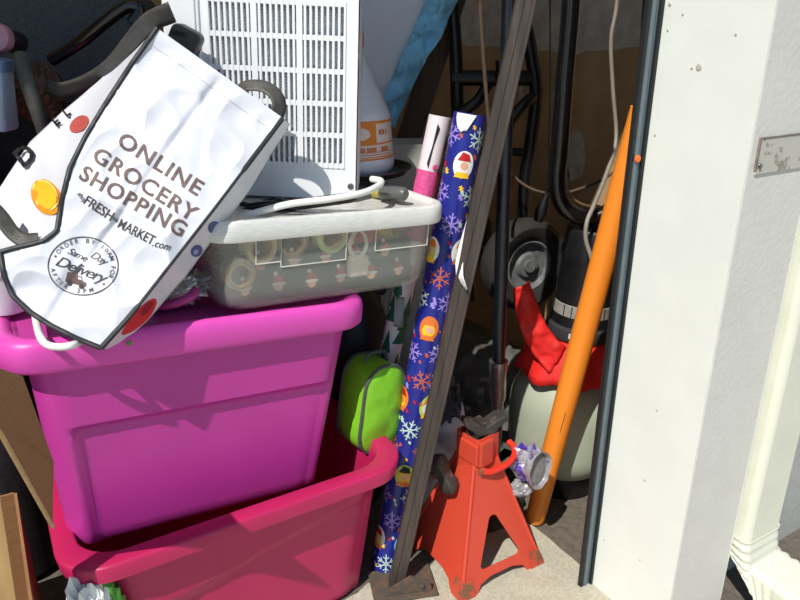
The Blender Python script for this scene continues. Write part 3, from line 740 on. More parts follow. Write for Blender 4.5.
# ================================================================== GREEN POUCH
M_lime = mat('lime_nylon', (128, 200, 40), 0.5, 0.06, 30, bump=0.25, bscale=60)
M_gp = mat('grey_piping', (76, 80, 82), 0.6)
gc = Vector((0.648, 1.215, 0.322))
t = thing('zip_pouch', 'lime green nylon pouch with grey piping wedged beside the magenta bin', 'pouch', gc)
Mg = Matrix.Translation(gc) @ Matrix.Rotation(math.radians(8), 4, 'Z') @ Matrix.Rotation(math.radians(6), 4, 'Y')
def pouch_outline(k, z0=0.0):
    P = []
    for x, z in rrect(0.122 * k, 0.205 * k, 0.05 * k, 8, 4):
        zz = z + 0.1025; P.append((x * (1.0 - 0.22 * max(0, zz / 0.205 - 0.25)), zz))
    return P
b = MB(); rings = []
for y, k in ((-0.050, 0.90), (-0.046, 0.97), (-0.040, 1.0), (-0.02, 1.02), (0.02, 1.02), (0.045, 0.98), (0.052, 0.9)):
    rings.append([Mg @ Vector((x, y + 0.006 * noise.noise(Vector((x * 20, z * 20, y))), z + .1 * (1 - k) )) for x, z in pouch_outline(k)])
b.loft([rings[2], rings[3], rings[4], rings[5], rings[6]], cap0=False); b.build('bag_body', M_lime, t, ang=60)
b = MB()
def pf(u, v):
    O = pouch_outline(1.0); p = Vector(O[int(u * len(O)) % len(O)]); c_ = Vector((0, 0.1025)); q = c_.lerp(p, v)
    return Mg @ Vector((q.x, -0.040 - 0.016 * (1 - v ** 2.5) + 0.004 * noise.noise(Vector((q.x * 30, q.y * 30, 2))), q.y))
n_ = len(pouch_outline(1.0))
b.grid(pf, n_, 8); bmesh.ops.remove_doubles(b.bm, verts=b.bm.verts, dist=1e-5); b.build('front_panel', M_lime, t, ang=70)
for yy in (-0.041, 0.044):
    b = MB(); O = pouch_outline(1.0 if yy < 0 else 0.985); O = O + [O[0], O[1]]
    b.tube([Mg @ Vector((x * 1.015, yy, 0.1025 + (z - 0.1025) * 1.01)) for x, z in O], 0.0036, 8); b.build('piping', M_gp, t)
b = MB(); b.tube([Mg @ Vector(q) for q in bez([(-0.03, 0.0, 0.205), (-0.02, 0.0, 0.222), (0.02, 0.0, 0.222), (0.03, 0.0, 0.204)])], 0.004, 8); b.build('carry_loop', M_gp, t)

# ================================================================== GIFT WRAP ROLLS
class Roll:
    def __init__(s, a, c, r):
        s.a, s.c, s.r = Vector(a), Vector(c), r; s.d = (s.c - s.a); s.L = s.d.length; s.d.normalize()
        toc = Vector((0, 0, H)) - s.a; s.u = (toc - s.d * toc.dot(s.d)).normalized(); s.w = s.d.cross(s.u)
    def P(s, x, y, k=0, dr=0):
        """x = distance round from the front line, y = along from the bottom"""
        a = x / s.r; r = s.r + 0.0005 + 0.0004 * k + dr
        return s.a + s.d * y + (s.u * math.cos(a) + s.w * math.sin(a)) * r
def snowflake(b, fn, cx, cy, s, mi, a0=0):
    b.mi = mi; f1 = lambda x, y: fn(x, y, 1)
    for i in range(6):
        a = a0 + PI / 3 * i; dx, dy = math.cos(a), math.sin(a); w_ = .075 * s
        patch(b, f1, [(cx + dx * q * s - dy * e * w_, cy + dy * q * s + dx * e * w_) for q, e in ((0.05, 1), (0.05, -1), (1, -.7), (1, .7))], .25 * s)
        for sg in (-1, 1):
            a2 = a + sg * 0.9; ex, ey = math.cos(a2), math.sin(a2); x0, y0 = cx + dx * .5 * s, cy + dy * .5 * s
            patch(b, f1, [(x0 + ex * q * s - ey * e * w_, y0 + ey * q * s + ex * e * w_) for q, e in ((0, .8), (0, -.8), (.36, -.6), (.36, .6))], .3 * s)
def star(b, fn, cx, cy, s, mi, n=8):
    b.mi = mi; patch(b, lambda x, y: fn(x, y, 1), [(cx + (s if k % 2 else s * .4) * math.cos(PI * k / n), cy + (s if k % 2 else s * .4) * math.sin(PI * k / n)) for k in range(2 * n)], .01)
M_bw = mat('wrap_blue', (34, 42, 134), 0.32, 0.08, 20)
PR = [M_bw, mat('flake_lilac', (160, 140, 220), .4), mat('flake_rust', (190, 96, 80), .4), mat('flake_pale', (190, 214, 200), .4),
      mat('print_white', (240, 238, 230), .4), mat('print_lime', (190, 210, 90), .4), M_red, M_yel, M_skin, M_blk, mat('print_sky', (130, 190, 230), .4), mat('print_orange', (226, 120, 50), .4)]
R1 = Roll((0.659, 1.166, 0.004), (0.868, 1.170, 1.045), 0.0335)
t = thing('gift_wrap_roll', 'blue gift wrap roll with snowflakes and round christmas figures standing left of the plank', 'wrapping paper', R1.a)
b = MB(); n = 40
b.loft([[R1.a + R1.d * y + (R1.u * math.cos(2 * PI * k / n) + R1.w * math.sin(2 * PI * k / n)) * rr for k in range(n)] for y, rr in ((0, R1.r), (R1.L, R1.r), (R1.L, R1.r - .0022), (R1.L - .2, R1.r - .0022))], cap1=False)
b.mi = 0; fn = R1.P; rs = random.Random(11)
circ = 2 * PI * R1.r
PP = b.build('paper', M_bw, t, ang=60)
b = MB(); row = 0; y = 0.03
while y < R1.L - 0.03:
    for q in range(3):
        x = (q - 1) * circ / 3 + (circ / 6 if row % 2 else 0) + rs.uniform(-.006, .006); yy = y + rs.uniform(-.006, .006)
        kind = (row + q * 2 + (row // 3)) % 4
        if kind in (0, 2): snowflake(b, fn, x, yy, 0.025, (1, 1, 2, 3)[rs.randrange(4)], rs.uniform(0, 1))
        else:
            hue = rs.choice([4, 5, 4, 10, 11])
            disc(b, lambda p, q_: fn(p, q_, 1), x, yy, .021, .028, hue)
            disc(b, lambda p, q_: fn(p, q_, 2), x, yy - .004, .0135, .016, rs.choice([4, 7, 8, 5]))
            disc(b, lambda p, q_: fn(p, q_, 3), x + .002, yy - .002, .008, .008, rs.choice([8, 8, 11, 9]))
            b.mi = rs.choice([6, 6, 9, 11]); patch(b, lambda p, q_: fn(p, q_, 4), [(p + x, q_ + yy) for p, q_ in ((-.013, .008), (.013, .008), (.008, .021), (-.005, .025))])
            b.mi = rs.choice([6, 7, 11]); patch(b, lambda p, q_: fn(p, q_, 4), [(p + x, q_ + yy) for p, q_ in ((-.012, -.015), (.012, -.015), (.015, -.026), (-.015, -.026))])
        for e in range(3): star(b, fn, x + rs.uniform(.018, .05), yy + rs.uniform(-.022, .022), rs.uniform(.004, .008), rs.choice([3, 2, 1, 7, 6]), 6)
    y += 0.058; row += 1
b.build('print', PR, PP, smooth=False, recalc=False)
b = MB(); b.loft([[R1.a + R1.d * y + (R1.u * math.cos(2 * PI * k / 30) + R1.w * math.sin(2 * PI * k / 30)) * rr for k in range(30)] for y, rr in ((R1.L - .1, .0205), (R1.L - .004, .0205), (R1.L - .004, .0185), (R1.L - .1, .0185))], cap0=False, cap1=False); b.build('core', M_card, t)
M_torn = mat('torn_paper', (240, 238, 240), 0.6, 0.03, 20)
b = MB(); A = [(487, 146), (489, 158), (483, 175), (474, 200), (466, 222), (459, 244), (455, 262), (456, 276), (466, 290)]
B_ = [(488, 148), (491, 160), (489, 178), (483, 200), (475, 224), (466, 246), (463, 262), (463, 276), (467, 289)]
sheet(b, [at(x, y, 1.385 - .011 * i) for i, (x, y) in enumerate(A)], [at(x, y, 1.37 - .011 * i) for i, (x, y) in enumerate(B_)], 40, 6, 0.006, 30); b.build('torn_edge', M_torn, t, solid=0.0006)
b = MB(); A = [R1.P(x, R1.L - .002, 2) for x in [(-.028 + .006 * i) for i in range(8)]]
B_ = [R1.P(x, R1.L - d, 6) for x, d in zip([(-.026 + .005 * i) for i in range(8)], (.012, .028, .034, .040, .034, .036, .022, .01))]
sheet(b, A, B_, 20, 6, 0.002, 60); b.build('torn_edge', M_torn, t, solid=0.0006)
# white roll with trees, pink upper part
R2 = Roll((0.676, 1.29, 0.20), (0.858, 1.262, 1.032), 0.0245)
R2 = Roll(R2.a + R2.d * -0.18, R2.c, R2.r)
t = thing('gift_wrap_roll', 'pale pink and white gift wrap roll with dark green trees, behind the blue roll', 'wrapping paper', R2.a)
b = MB(); M_wrw = mat('wrap_white', (232, 222, 226), .4, .03)
b.loft([[R2.a + R2.d * y + (R2.u * math.cos(2 * PI * k / 32) + R2.w * math.sin(2 * PI * k / 32)) * rr for k in range(32)] for y, rr in ((0, R2.r), (R2.L, R2.r), (R2.L, R2.r - .002), (R2.L - .2, R2.r - .002))], cap1=False); PP = b.build('paper', M_wrw, t, ang=60)
b = MB(); fn = R2.P; M_tree = mat('print_tree', (30, 96, 70), .45); M_pinkp = mat('print_pink', (226, 90, 150), .45, .2, 150)
b.mi = 1; b.grid(lambda u, v: fn(-.07 + .14 * u, R2.L - 0.27 + 0.155 * v, 1), 24, 2)
for i in range(6):
    for x in (-.045, -.012, .02, .05):
        yb = 0.10 + .14 * i + (0.05 if x in (-.012, .05) else 0); 
        if yb > R2.L - .4: continue
        b.mi = 0
        for q in range(3): patch(b, lambda p, d: fn(p, d, 1 + q), [(x + p * .020 * (1 - .2 * q), yb + .033 * q + d) for p, d in ((-1, 0), (1, 0), (0, .055))])
for x, yb in ((-.004, R2.L - .10), (.024, R2.L - .12)):
    b.mi = 2; b.poly([fn(x + p, yb + d, 2) for p, d in ((-.003, 0), (.002, -.01), (.004, .04), (.009, .075), (.002, .085), (.001, .04))])
disc(b, lambda p, q: fn(p, q, 2), .004, R2.L - .33, .007, .007, 1); disc(b, lambda p, q: fn(p, q, 2), -.016, R2.L - .36, .009, .013, 0)
disc(b, lambda p, q: fn(p, q, 3), .012, R2.L - .105, .006, .006, 1)
b.build('print', [M_tree, M_pinkp, M_blk], PP, smooth=False, recalc=False)
b = MB(); A = [R2.P(x, R2.L - .40, 3) for x in (-.016, -.005, .006)]; B_ = [R2.P(x, R2.L - .47, 8) for x in (-.004, .008, .016)]
sheet(b, A, B_, 12, 8, .004, 40, .004); b.build('peeled_flap', mat('flap_grey', (150, 152, 154), .5), t, solid=.0006)

# ================================================================== PLANK WITH FOOT
M_plank = mat('weathered_rail', (76, 66, 59), 0.62, 0.2, 60, bump=0.25, bscale=90, stretch=(1, 1, 0.05), rgb2=(58, 50, 45))
M_rust = wear_mat('rusty_steel', (84, 76, 68), (104, 82, 62), 0.7, 40, 0.5)
pa, pb = Vector((0.648, 1.096, 0.012)), Vector((0.893, 1.036, 1.30))
t = thing('bed_rail', 'long grey brown rail leaning upright left of the red jack stand', 'rail', pa)
d = (pb - pa).normalized(); pe = pa + d * 1.62
sx = (RIGHT - d * RIGHT.dot(d)).normalized(); sy = d.cross(sx)
b = MB(); rings = []
prof = [(-.024, -.012), (-.021, -.014), (-.006, -.014), (-.004, -.0115), (.012, -.0115), (.014, -.014), (.022, -.014), (.024, -.012), (.024, .012), (-.024, .012)]
for q in (0, 0.4, 0.8, 1.2, 1.62): rings.append([pa + d * q + sx * x * .74 + sy * (y if sy.dot(HEAD) > 0 else -y) for x, y in prof])
b.loft(rings); b.build('rail', M_plank, t, smooth=False)
b = MB(); fx = Vector((0.94, -0.34, 0)); fy = Vector((0.34, 0.94, 0)); f0 = Vector((0.672, 1.085, 0.008))
Mf = Matrix(((fx.x, fy.x, 0, f0.x), (fx.y, fy.y, 0, f0.y), (0, 0, 1, f0.z), (0, 0, 0, 1)))
b.box((-0.085, -0.05, 0), (0.062, 0.05, 0.004), Mf); b.build('foot_plate', M_rust, t, smooth=False, bevel=.001)
b = MB(); b.plate([(-0.055, 0.004), (0.05, 0.004), (0.045, 0.03), (0.0, 0.052), (-0.04, 0.03)], [], 0.005, Mf @ Matrix.Translation((0, -0.036, 0))); b.build('gusset', M_rust, t, smooth=False)
b = MB(); b.lathe([(0.006, 0), (0.006, .004), (0, .005)], Mf @ Matrix.Translation((0.025, -0.037, 0.025)) @ Matrix.Rotation(PI / 2, 4, 'X'), 10); b.build('bolt', M_rust, t)

# ================================================================== JACK STAND
M_js = wear_mat('red_enamel', (206, 72, 50), (160, 80, 56), 0.42, 26, 0.66, 0.08)
M_jsr = wear_mat('red_enamel_rusty', (196, 74, 50), (126, 84, 58), 0.7, 38, 0.47, 0.2)
M_sad = wear_mat('cast_iron', (58, 54, 50), (104, 86, 70), 0.6, 40, 0.55, 0.3)
jc0 = Vector((0.868, 1.098, 0.0))
t = thing('jack_stand', 'red steel jack stand with a dark saddle on the concrete by the doorway', 'jack stand', jc0)
HB, HT_, ZT = 0.122, 0.034, 0.285
Mk = Matrix.Translation(jc0)
for q in range(4):
    Mq = Mk @ Matrix.Rotation(q * PI / 2, 4, 'Z')
    tilt = math.atan2(HB - HT_, ZT); Ls = math.hypot(HB - HT_, ZT)
    Ml = Mq @ Matrix.Translation((0, -HB, 0)) @ Matrix.Rotation(-tilt, 4, 'X')
    hw = lambda z: HB + (HT_ - HB) * z / Ls
    def arch(zb, zt, side):
        return []
    o_ = [(-HB, 0.0), (-HB + .045, 0.0), (-HB + .06, 0.022), (-.03, 0.032), (.03, 0.032), (HB - .06, 0.022), (HB - .045, 0.0), (HB, 0.0), (HT_, Ls), (-HT_, Ls)]
    hole = []
    tri = [(-.060, .054), (.062, .054), (-.004, .188)]; rr = (0.010, 0.010, 0.013)
    for i in range(3):
        p0, p1, p2 = Vector(tri[i - 1]), Vector(tri[i]), Vector(tri[(i + 1) % 3])
        u1, u2 = (p0 - p1).normalized(), (p2 - p1).normalized(); ang_ = u1.angle(u2); dd = rr[i] / math.tan(ang_ / 2)
        s_, e_ = p1 + u1 * dd, p1 + u2 * dd; cc_ = p1 + (u1 + u2).normalized() * rr[i] / math.sin(ang_ / 2)
        a0 = math.atan2(*(s_ - cc_).yx); a1 = math.atan2(*(e_ - cc_).yx)
        while a1 - a0 > PI: a1 -= 2 * PI
        while a1 - a0 < -PI: a1 += 2 * PI
        hole += [(cc_.x + rr[i] * math.cos(a0 + (a1 - a0) * k / 6), cc_.y + rr[i] * math.sin(a0 + (a1 - a0) * k / 6)) for k in range(7)]
    b = MB(); b.plate(o_, [] if q == 3 else [hole], 0.0045, Ml); b.build('leg_panel', M_js, t, smooth=False, bevel=.0012)
    # rusty corner foot with a rolled flange
    b = MB(); c_ = lambda s: Mq @ Vector((-(HB + (HT_ - HB) * s) + .002, -(HB + (HT_ - HB) * s) + .002, ZT * s))
    b.tube([c_(k / 6) for k in range(7)], [.005] * 7, 10); b.build('corner_seam', M_js, t)
    b = MB(); 
    w0 = lambda s_: HB + (HT_ - HB) * s_ + .0022
    rows = [[Mq @ Vector(q_) for q_ in ((-w0(s_) + .042 - .10 * s_, -w0(s_), ZT * s_), (-w0(s_), -w0(s_), ZT * s_), (-w0(s_), -w0(s_) + .042 - .10 * s_, ZT * s_))] for s_ in (0, .05, .10, .16)]
    b.loft(rows, close=False); b.build('foot', M_jsr, t, smooth=False, solid=.003)
YAW = math.radians(8)
Mn = Mk @ Matrix.Rotation(YAW, 4, 'Z')
b = MB(); b.loft([[Mn @ Vector((x, y, z)) for x, y in rrect(w_, w_, 0.008, 4, 2)] for z, w_ in ((.262, .078), (.285, .076), (.285, .074), (.348, .072), (.348, .062), (.30, .062))], cap1=False); b.build('neck', M_js, t, ang=40)
b = MB(); b.box((-.034, -.046, .282), (.006, -.035, .346), Mn); b.box((-.042, -.040, .286), (-.034, .02, .338), Mn); b.build('pawl_housing', M_js, t, smooth=False, bevel=.003)
b = MB(); b.lathe([(0.010, 0), (0.010, 0.006), (.006, .008), (0, .008)], Mn @ Matrix.Translation((-.026, -.042, .272)) @ Matrix.Rotation(PI / 2, 4, 'X'), 18); b.build('pivot', M_jsr, t)
b = MB(); b.tube([Mn @ Vector(q) for q in bez([(-.026, -.046, .272), (-.006, -.056, .270), (.034, -.062, .274), (.062, -.058, .282), (.078, -.044, .292), (.080, -.024, .298)])], .0075, 12); b.build('release_handle', mat('handle_red', (226, 52, 36), .35, .04), t)
b = MB(); b.box((-.021, -.019, .16), (.021, .019, .372), Mn); 
for k in range(6): b.box((-.024, -.006, .20 + k * .025), (-.021, .006, .212 + k * .025), Mn)
b.build('ratchet_post', M_sad, t, smooth=False, bevel=.002)
b = MB(); Ms = Mn @ Matrix.Translation((0.006, -.01, .346)) @ Matrix.Rotation(math.radians(-20), 4, 'Z') @ Matrix.Scale(.86, 4)
b.plate([(-.026, 0), (.026, 0), (.036, .016), (.060, .036), (.056, .052), (.032, .044), (0.0, .024), (-.032, .044), (-.056, .052), (-.060, .036), (-.036, .016)], [], .046, Ms @ Matrix.Translation((0, -.023, 0)))
b.build('saddle', M_sad, t, smooth=False, bevel=.004)
# crushed drink can hanging behind the release handle
M_can = mat('can_end', (160, 156, 158), 0.4, 0.18, 60, metal=0.2); M_canp = wear_mat('can_side', (150, 148, 154), (74, 44, 150), .3, 22, .50, .1)
kc = at(536, 468, 1.36)
t = thing('crushed_can', 'crushed aluminium can with purple print wedged right of the jack stand neck', 'can', kc)
Mcan = Matrix.Translation(kc) @ (-HEAD * .78 + RIGHT * .62 + UP * .1).to_track_quat('Z', 'Y').to_matrix().to_4x4() @ Matrix.Scale(1.2, 4)
def can_ring(r, z, w_=.16, sd=0):
    return [Mcan @ Vector((r * math.cos(a) * .88 * (1 + w_ * noise.noise(Vector((math.cos(a) * 2 + sd, math.sin(a) * 2, z * 30)))), r * math.sin(a) * 1.15 * (1 + w_ * noise.noise(Vector((math.cos(a) * 2 + sd, math.sin(a) * 2, z * 30 + 5)))), z)) for a in [2 * PI * k / 36 for k in range(36)]]
b = MB(); b.loft([can_ring(.030, .008), can_ring(.034, .012), can_ring(.0345, .009), can_ring(.031, .003), can_ring(.028, .004), can_ring(.004, .002)], cap0=False); b.build('end', M_can, t)
b = MB(); b.loft([can_ring(.0335, .009), can_ring(.033, .002, .3, 2), can_ring(.027, -.012, .5, 3), can_ring(.032, -.022, .5, 5), can_ring(.024, -.034, .5, 6), can_ring(.028, -.044, .3, 6)], cap0=False); b.build('side', M_canp, t, smooth=False)
b = MB(); crumple(b, at(522, 487, 1.385), (.028, .02, .017), .5, 3, 2, 24, 14); b.build('crumpled_side', M_can, t, smooth=False)
# small sledge hammer
t = thing('hammer', 'short hammer with a dark square head poking out behind the rail', 'hammer', at(446, 474, 1.36))
h0, h1 = at(444, 474, 1.355), at(406, 475, 1.42)
hd = (h1 - h0).normalized()
b = MB(); b.tube([h0 - hd * .01, h0 + hd * .03, h1, h1 + hd * .08], [.010, .0115, .013, .014], 14); b.build('handle', M_rust, t)
hx = (UP * .93 + RIGHT * -.25).normalized(); hx = (hx - hd * hx.dot(hd)).normalized(); hy = hd.cross(hx)
Mh2 = Matrix(((hd.x, hy.x, hx.x, h0.x), (hd.y, hy.y, hx.y, h0.y), (hd.z, hy.z, hx.z, h0.z), (0, 0, 0, 1)))
b = MB(); b.loft([[Mh2 @ Vector((x, y, z)) for x, y in rrect(w_, w_, .006, 3, 2)] for z, w_ in ((-.046, .028), (-.042, .034), (-.018, .036), (-.012, .030), (.012, .030), (.018, .036), (.042, .034), (.046, .028))]); b.build('head', MATS['cast_iron'], t, ang=40)

# ================================================================== JACK HANDLE POLE
t = thing('floor_jack', 'black jack pole with a chrome socket standing behind the red jack stand', 'jack', (1.0, 1.22, 0))
p0, p1 = at(498.5, 362, 1.56), at(509.5, -8, 1.56); dd = (p1 - p0).normalized()
b = MB(); b.tube([p0 - dd * .01, p0 + dd * .6, p1 + dd * .25], .0162, 20); b.build('pole', mat('pole_black', (18, 22, 30), .28, .1, coat=.3), t)
b = MB(); b.tube([p0 - dd * .105, p0 - dd * .1, p0 - dd * .03, p0 - dd * .02, p0 + dd * .004, p0 + dd * .006], [.019, .021, .0215, .0235, .0235, .017], 20); b.build('socket', mat('gunmetal', (150, 146, 146), .3, .2, 50, metal=.85), t)
q0 = p0 - dd * .10
b = MB(); b.tube(bez([q0 + dd * .01, q0 - dd * .03, q0 - dd * .05 + HEAD * .01, q0 - dd * .08 + HEAD * .02]), .016, 16); b.build('swivel_joint', MATS['gunmetal'], t)
g0 = q0 - dd * .06 
base = Vector((g0.x - .0, g0.y + 0.02, 0))
b = MB(); b.tube([g0, Vector((base.x, base.y, .13)), Vector((base.x, base.y, .05))], [.017, .024, .03], 16); b.build('lift_post', M_blacksteel, t)
b = MB(); b.box((base.x - .05, base.y - .06, 0.022), (base.x + .05, base.y + .16, .06)); b.build('frame', M_blacksteel, t, smooth=False, bevel=.006)
for sx_ in (-1, 1):
    for yy in (-.045, .14):
        b = MB(); b.lathe([(.012, -.01), (.022, -.01), (.022, .01), (.012, .01)], Matrix.Translation((base.x + sx_ * .062, base.y + yy, .022)) @ Matrix.Rotation(PI / 2, 4, 'Y'), 20); b.build('wheel', M_steel, t)

# ================================================================== ORANGE POLE
o0 = Vector((1.077, 1.107, 0.012)); o1 = aty(641, 116, 0.945)
od = (o1 - o0).normalized()
t = thing('orange_pole', 'orange fibreglass tool handle leaning on the jamb behind the weather seal', 'pole', o0)
M_op = wear_mat('orange_fibreglass', (255, 150, 48), (206, 96, 14), 0.4, 14, 0.72, 0.04)
b = MB(); b.tube([o0, o0 + od * .04, o0 + od * .5, o0 + od * .9, o1 + od * .015], [.025, .0255, .0275, .026, .024], 24); b.build('shaft', M_op, t)
b = MB(); b.tube([o0 - od * .012, o0 + od * .006], [.018, .026], 20); b.build('tip', M_black, t)
b = MB()
for k in range(6):
    q = .12 + .11 * k; 
b.tube([o0 + od * .30 - HEAD * .0268 - RIGHT * .004, o0 + od * .36 - HEAD * .027 - RIGHT * .003], .0008, 6); b.build('scratch', mat('scratch_brown', (120, 60, 14), .7), t)

# ================================================================== BEHIND THE DOORWAY: TANK, CLOTH, CANISTER
M_tank = wear_mat('tank_paint', (172, 180, 158), (138, 128, 104), 0.5, 16, 0.68, 0.1)
tc_ = at(563, 440, 1.70); TX, TY = tc_.x, tc_.y
t = thing('gas_cylinder', 'pale green grey gas cylinder with rust specks behind the orange pole', 'gas cylinder', (TX, TY, 0))
Mtk = Matrix.Translation((TX, TY, 0))
b = MB(); b.lathe([(.02, .03)] + [(.155 * math.sin(a), .15 - .12 * math.cos(a)) for a in [PI / 2 * k / 10 for k in range(2, 11)]] + [(.156, .20), (.155, .25)] + [(.155 * math.cos(a), .25 + .145 * math.sin(a)) for a in [PI / 2 * k / 10 for k in range(1, 10)]] + [(.02, .396)], Mtk, 56); b.build('tank', M_tank, t, ang=60)
b = MB(); b.lathe([(.104, 0), (.104, .07), (.098, .07), (.098, .004), (.104, 0)], Mtk, 40, False, False); b.build('foot_ring', M_blacksteel, t)
b = MB(); b.lathe([(.085, .36), (.085, .452), (.08, .452), (.08, .36)], Mtk, 40, False, False); b.build('collar', M_tank, t)
b = MB(); b.tube([(TX, TY, .39), (TX, TY, .43)], .02, 14); b.build('valve', M_steel, t)
# canister on top, leaning a touch
kc2 = at(578, 340, 1.69); kx, ky = kc2.x, kc2.y; KZ = .462
Mcn = Matrix.Translation((kx, ky, KZ)) @ Matrix.Rotation(-PSI, 4, 'Z') @ Matrix.Rotation(math.radians(3), 4, 'Y')
t = thing('vacuum_cleaner', 'black canister with a grey band and a tubular loop handle standing above the gas cylinder', 'vacuum cleaner', (kx, ky, KZ))
M_can_b = mat('canister_black', (26, 26, 28), 0.35, .15, 30)
b = MB(); b.lathe([(.080, .03), (.078, .04), (.075, .09), (.073, .20), (.075, .205), (.075, .23), (.070, .245), (.070, .275), (.064, .285)], Mcn, 44); b.build('canister', M_can_b, t, ang=40)
b = MB(); b.lathe([(.07, -.004), (.088, .0), (.09, .012), (.088, .03), (.077, .036)], Mcn, 44); BR_ = b.build('base_ring', mat('base_ring_grey', (58, 58, 60), .4), t)
b = MB(); b.lathe([(.0750, .060), (.0772, .062), (.0762, .092), (.0740, .094)], Mcn, 44, False, False); GB = b.build('grey_band', mat('band_grey', (150, 146, 138), .5, .1, 60), t)
b = MB()
for k in range(9):
    a = -PI / 2 - .9 + .28 * k; b.box((.0755, -.0012, .063), (.0776, .0012, .091), Mcn @ Matrix.Rotation(a, 4, 'Z'))
b.build('band_groove', M_can_b, GB, smooth=False)
b = MB(); b.grid(lambda u, v: Mcn @ Vector((.0908 * math.cos(-PI / 2 - .55 + .45 * u), .0908 * math.sin(-PI / 2 - .55 + .45 * u), .012 + .014 * v)), 10, 2); b.build('sticker', mat('sticker_pale', (214, 226, 236), .5), BR_, recalc=False)
# tubular handle: a long U
hr_ = .0205
hp = [(575.5, -120, 1.670), (571, 0, 1.670), (564.5, 80, 1.670), (559.5, 150, 1.670), (557, 180, 1.670), (560, 200, 1.665), (571, 213, 1.660), (588, 218, 1.660), (606, 213, 1.660), (622, 200, 1.670), (634, 180, 1.680), (644, 120, 1.690), (652, 0, 1.690), (660, -120, 1.690)]
b = MB(); b.tube(px_curve(hp, 8), hr_, 18); b.build('loop_handle', mat('tube_black', (14, 14, 15), .25, .1, coat=.4), t)
b = MB(); b.tube([v + RIGHT * .0175 + HEAD * .004 for v in px_curve([(575, -120, 1.665), (571, 0, 1.665), (564.5, 80, 1.665), (560.5, 150, 1.665), (559, 178, 1.665), (562, 193, 1.660), (572, 203, 1.655), (588, 208, 1.652)], 8)], .0028, 8); b.build('gold_highlight', mat('highlight_gold', (150, 124, 82), .35, .1, metal=.6), t)  # gold highlight along the tube's inner side, modelled as a thin strip
b = MB(); b.tube([at(588, 218, 1.665), Mcn @ Vector((.0, 0, .31))], .03, 16); b.build('neck', M_can_b, t)
# red cloth draped over the cylinder under the canister
M_rc = mat('red_cloth', (224, 36, 30), 0.65, .1, 20, bump=.2, bscale=80)
t = thing('red_cloth', 'bright red cloth draped over the gas cylinder under the black canister', 'cloth', (TX, TY, .37))
b = MB()
def cl(u, v):
    a = -PI / 2 - PSI + (u - .5) * 3.9; r = .02 + .128 * v; wv = noise.noise(Vector((math.cos(a) * 3, math.sin(a) * 3, v * 2)))
    z = .459 - (.03 + .07 * max(0, v - .5) / .5 * (1 + .5 * noise.noise(Vector((a * 2.2, 1, 0))))) * max(0, v - .55) / .45
    fold = .010 * math.sin(a * 9 + 3 * v) * max(0, v - .3)
    return Vector((TX + (r + fold) * math.cos(a), TY + (r + fold) * math.sin(a), z + .004 * wv * v))
b.grid(cl, 80, 20); b.build('drape', M_rc, t, solid=.0015, ang=180)
b = MB(); A = [(512, 286), (514, 302), (519, 325), (527, 345), (536, 358), (548, 372)]; B_ = [(529, 281), (534, 296), (540, 312), (547, 326), (556, 338), (566, 346)]
sheet(b, [at(x, y, 1.63 - .006 * i) for i, (x, y) in enumerate(A)], [at(x, y, 1.63 - .004 * i) for i, (x, y) in enumerate(B_)], 30, 12, .02, 22, .012); b.build('trailing_corner', M_rc, t, solid=.0015, ang=180)

# ================================================================== HAND TRUCK
M_ht = mat('hand_truck_black', (20, 20, 22), .35, .1, 40)
t = thing('hand_truck', 'black tubular hand truck with a fat tyre behind the jack pole', 'hand truck', at(500, 300, 2.05) * 1.0)
DT = 2.08
def tb(pts, r=.0135, nm='tube', bz=True):
    bb = MB(); bb.tube(px_curve(pts, 6) if bz else [at(*q) for q in pts], r, 12); bb.build(nm, M_ht, t)
tb([(447, -60, DT), (452, 0, DT), (456, 60, DT), (458, 120, DT), (466, 220, DT), (470, 300, DT)], .019, 'side_rail')
tb([(513, -60, DT), (523, 10, DT), (530, 48, DT), (536, 92, DT), (531, 140, DT), (525, 180, DT), (522, 240, DT)], .019, 'side_rail')
tb([(452, 78, DT), (532, 78, DT)], .022, 'cross_bar', False)
tb([(458, 150, DT), (524, 152, DT)], .012, 'cross_bar', False)
tb([(508, 128, DT - .03), (512, 118, DT - .03), (524, 104, DT - .03), (536, 94, DT)], .016, 'brace')
tb([(456, 115, DT - .03), (462, 112, DT - .03), (478, 100, DT - .03), (488, 84, DT)], .016, 'brace')
tb([(500, 60, DT - .04), (505, 130, DT - .04), (504, 230, DT - .04)], .014, 'centre_post')
wc = at(524, 264, 1.98); ax = (RIGHT * .42 - HEAD * .9 + UP * .05).normalized()
Mw = Matrix.Translation(wc) @ ax.to_track_quat('Z', 'Y').to_matrix().to_4x4()
WR = .138
b = MB(); b.lathe([(WR * .56, -.028), (WR * .66, -.038), (WR * .84, -.042), (WR * .96, -.03), (WR, -.012), (WR, .012), (WR * .96, .03), (WR * .84, .042), (WR * .66, .038), (WR * .56, .028)], Mw, 56, False, False); b.build('tyre', mat('tyre_rubber', (40, 38, 36), .8, .2, 30, bump=.3, bscale=60), t)
b = MB(); b.lathe([(WR * .57, -.02), (WR * .57, .028), (WR * .52, .03), (WR * .47, .014), (WR * .30, .012), (WR * .24, .024), (WR * .14, .026), (WR * .13, .034), (0, .034)], Mw, 44, cap0=True); HB_ = b.build('hub', mat('hub_grey', (104, 106, 106), .7, .2, 40), t)
b = MB(); b.tube([wc, wc - ax * .5], .009, 10); b.build('axle', M_steel, t)
wc2 = wc - ax * .42 
Mw2 = Matrix.Translation(wc2) @ ax.to_track_quat('Z', 'Y').to_matrix().to_4x4()
b = MB(); b.lathe([(WR * .3, -.028), (WR * .66, -.038), (WR * .84, -.042), (WR * .96, -.03), (WR, -.012), (WR, .012), (WR * .96, .03), (WR * .84, .042), (WR * .66, .038), (WR * .3, .028)], Mw2, 48); b.build('tyre', MATS['tyre_rubber'], t)
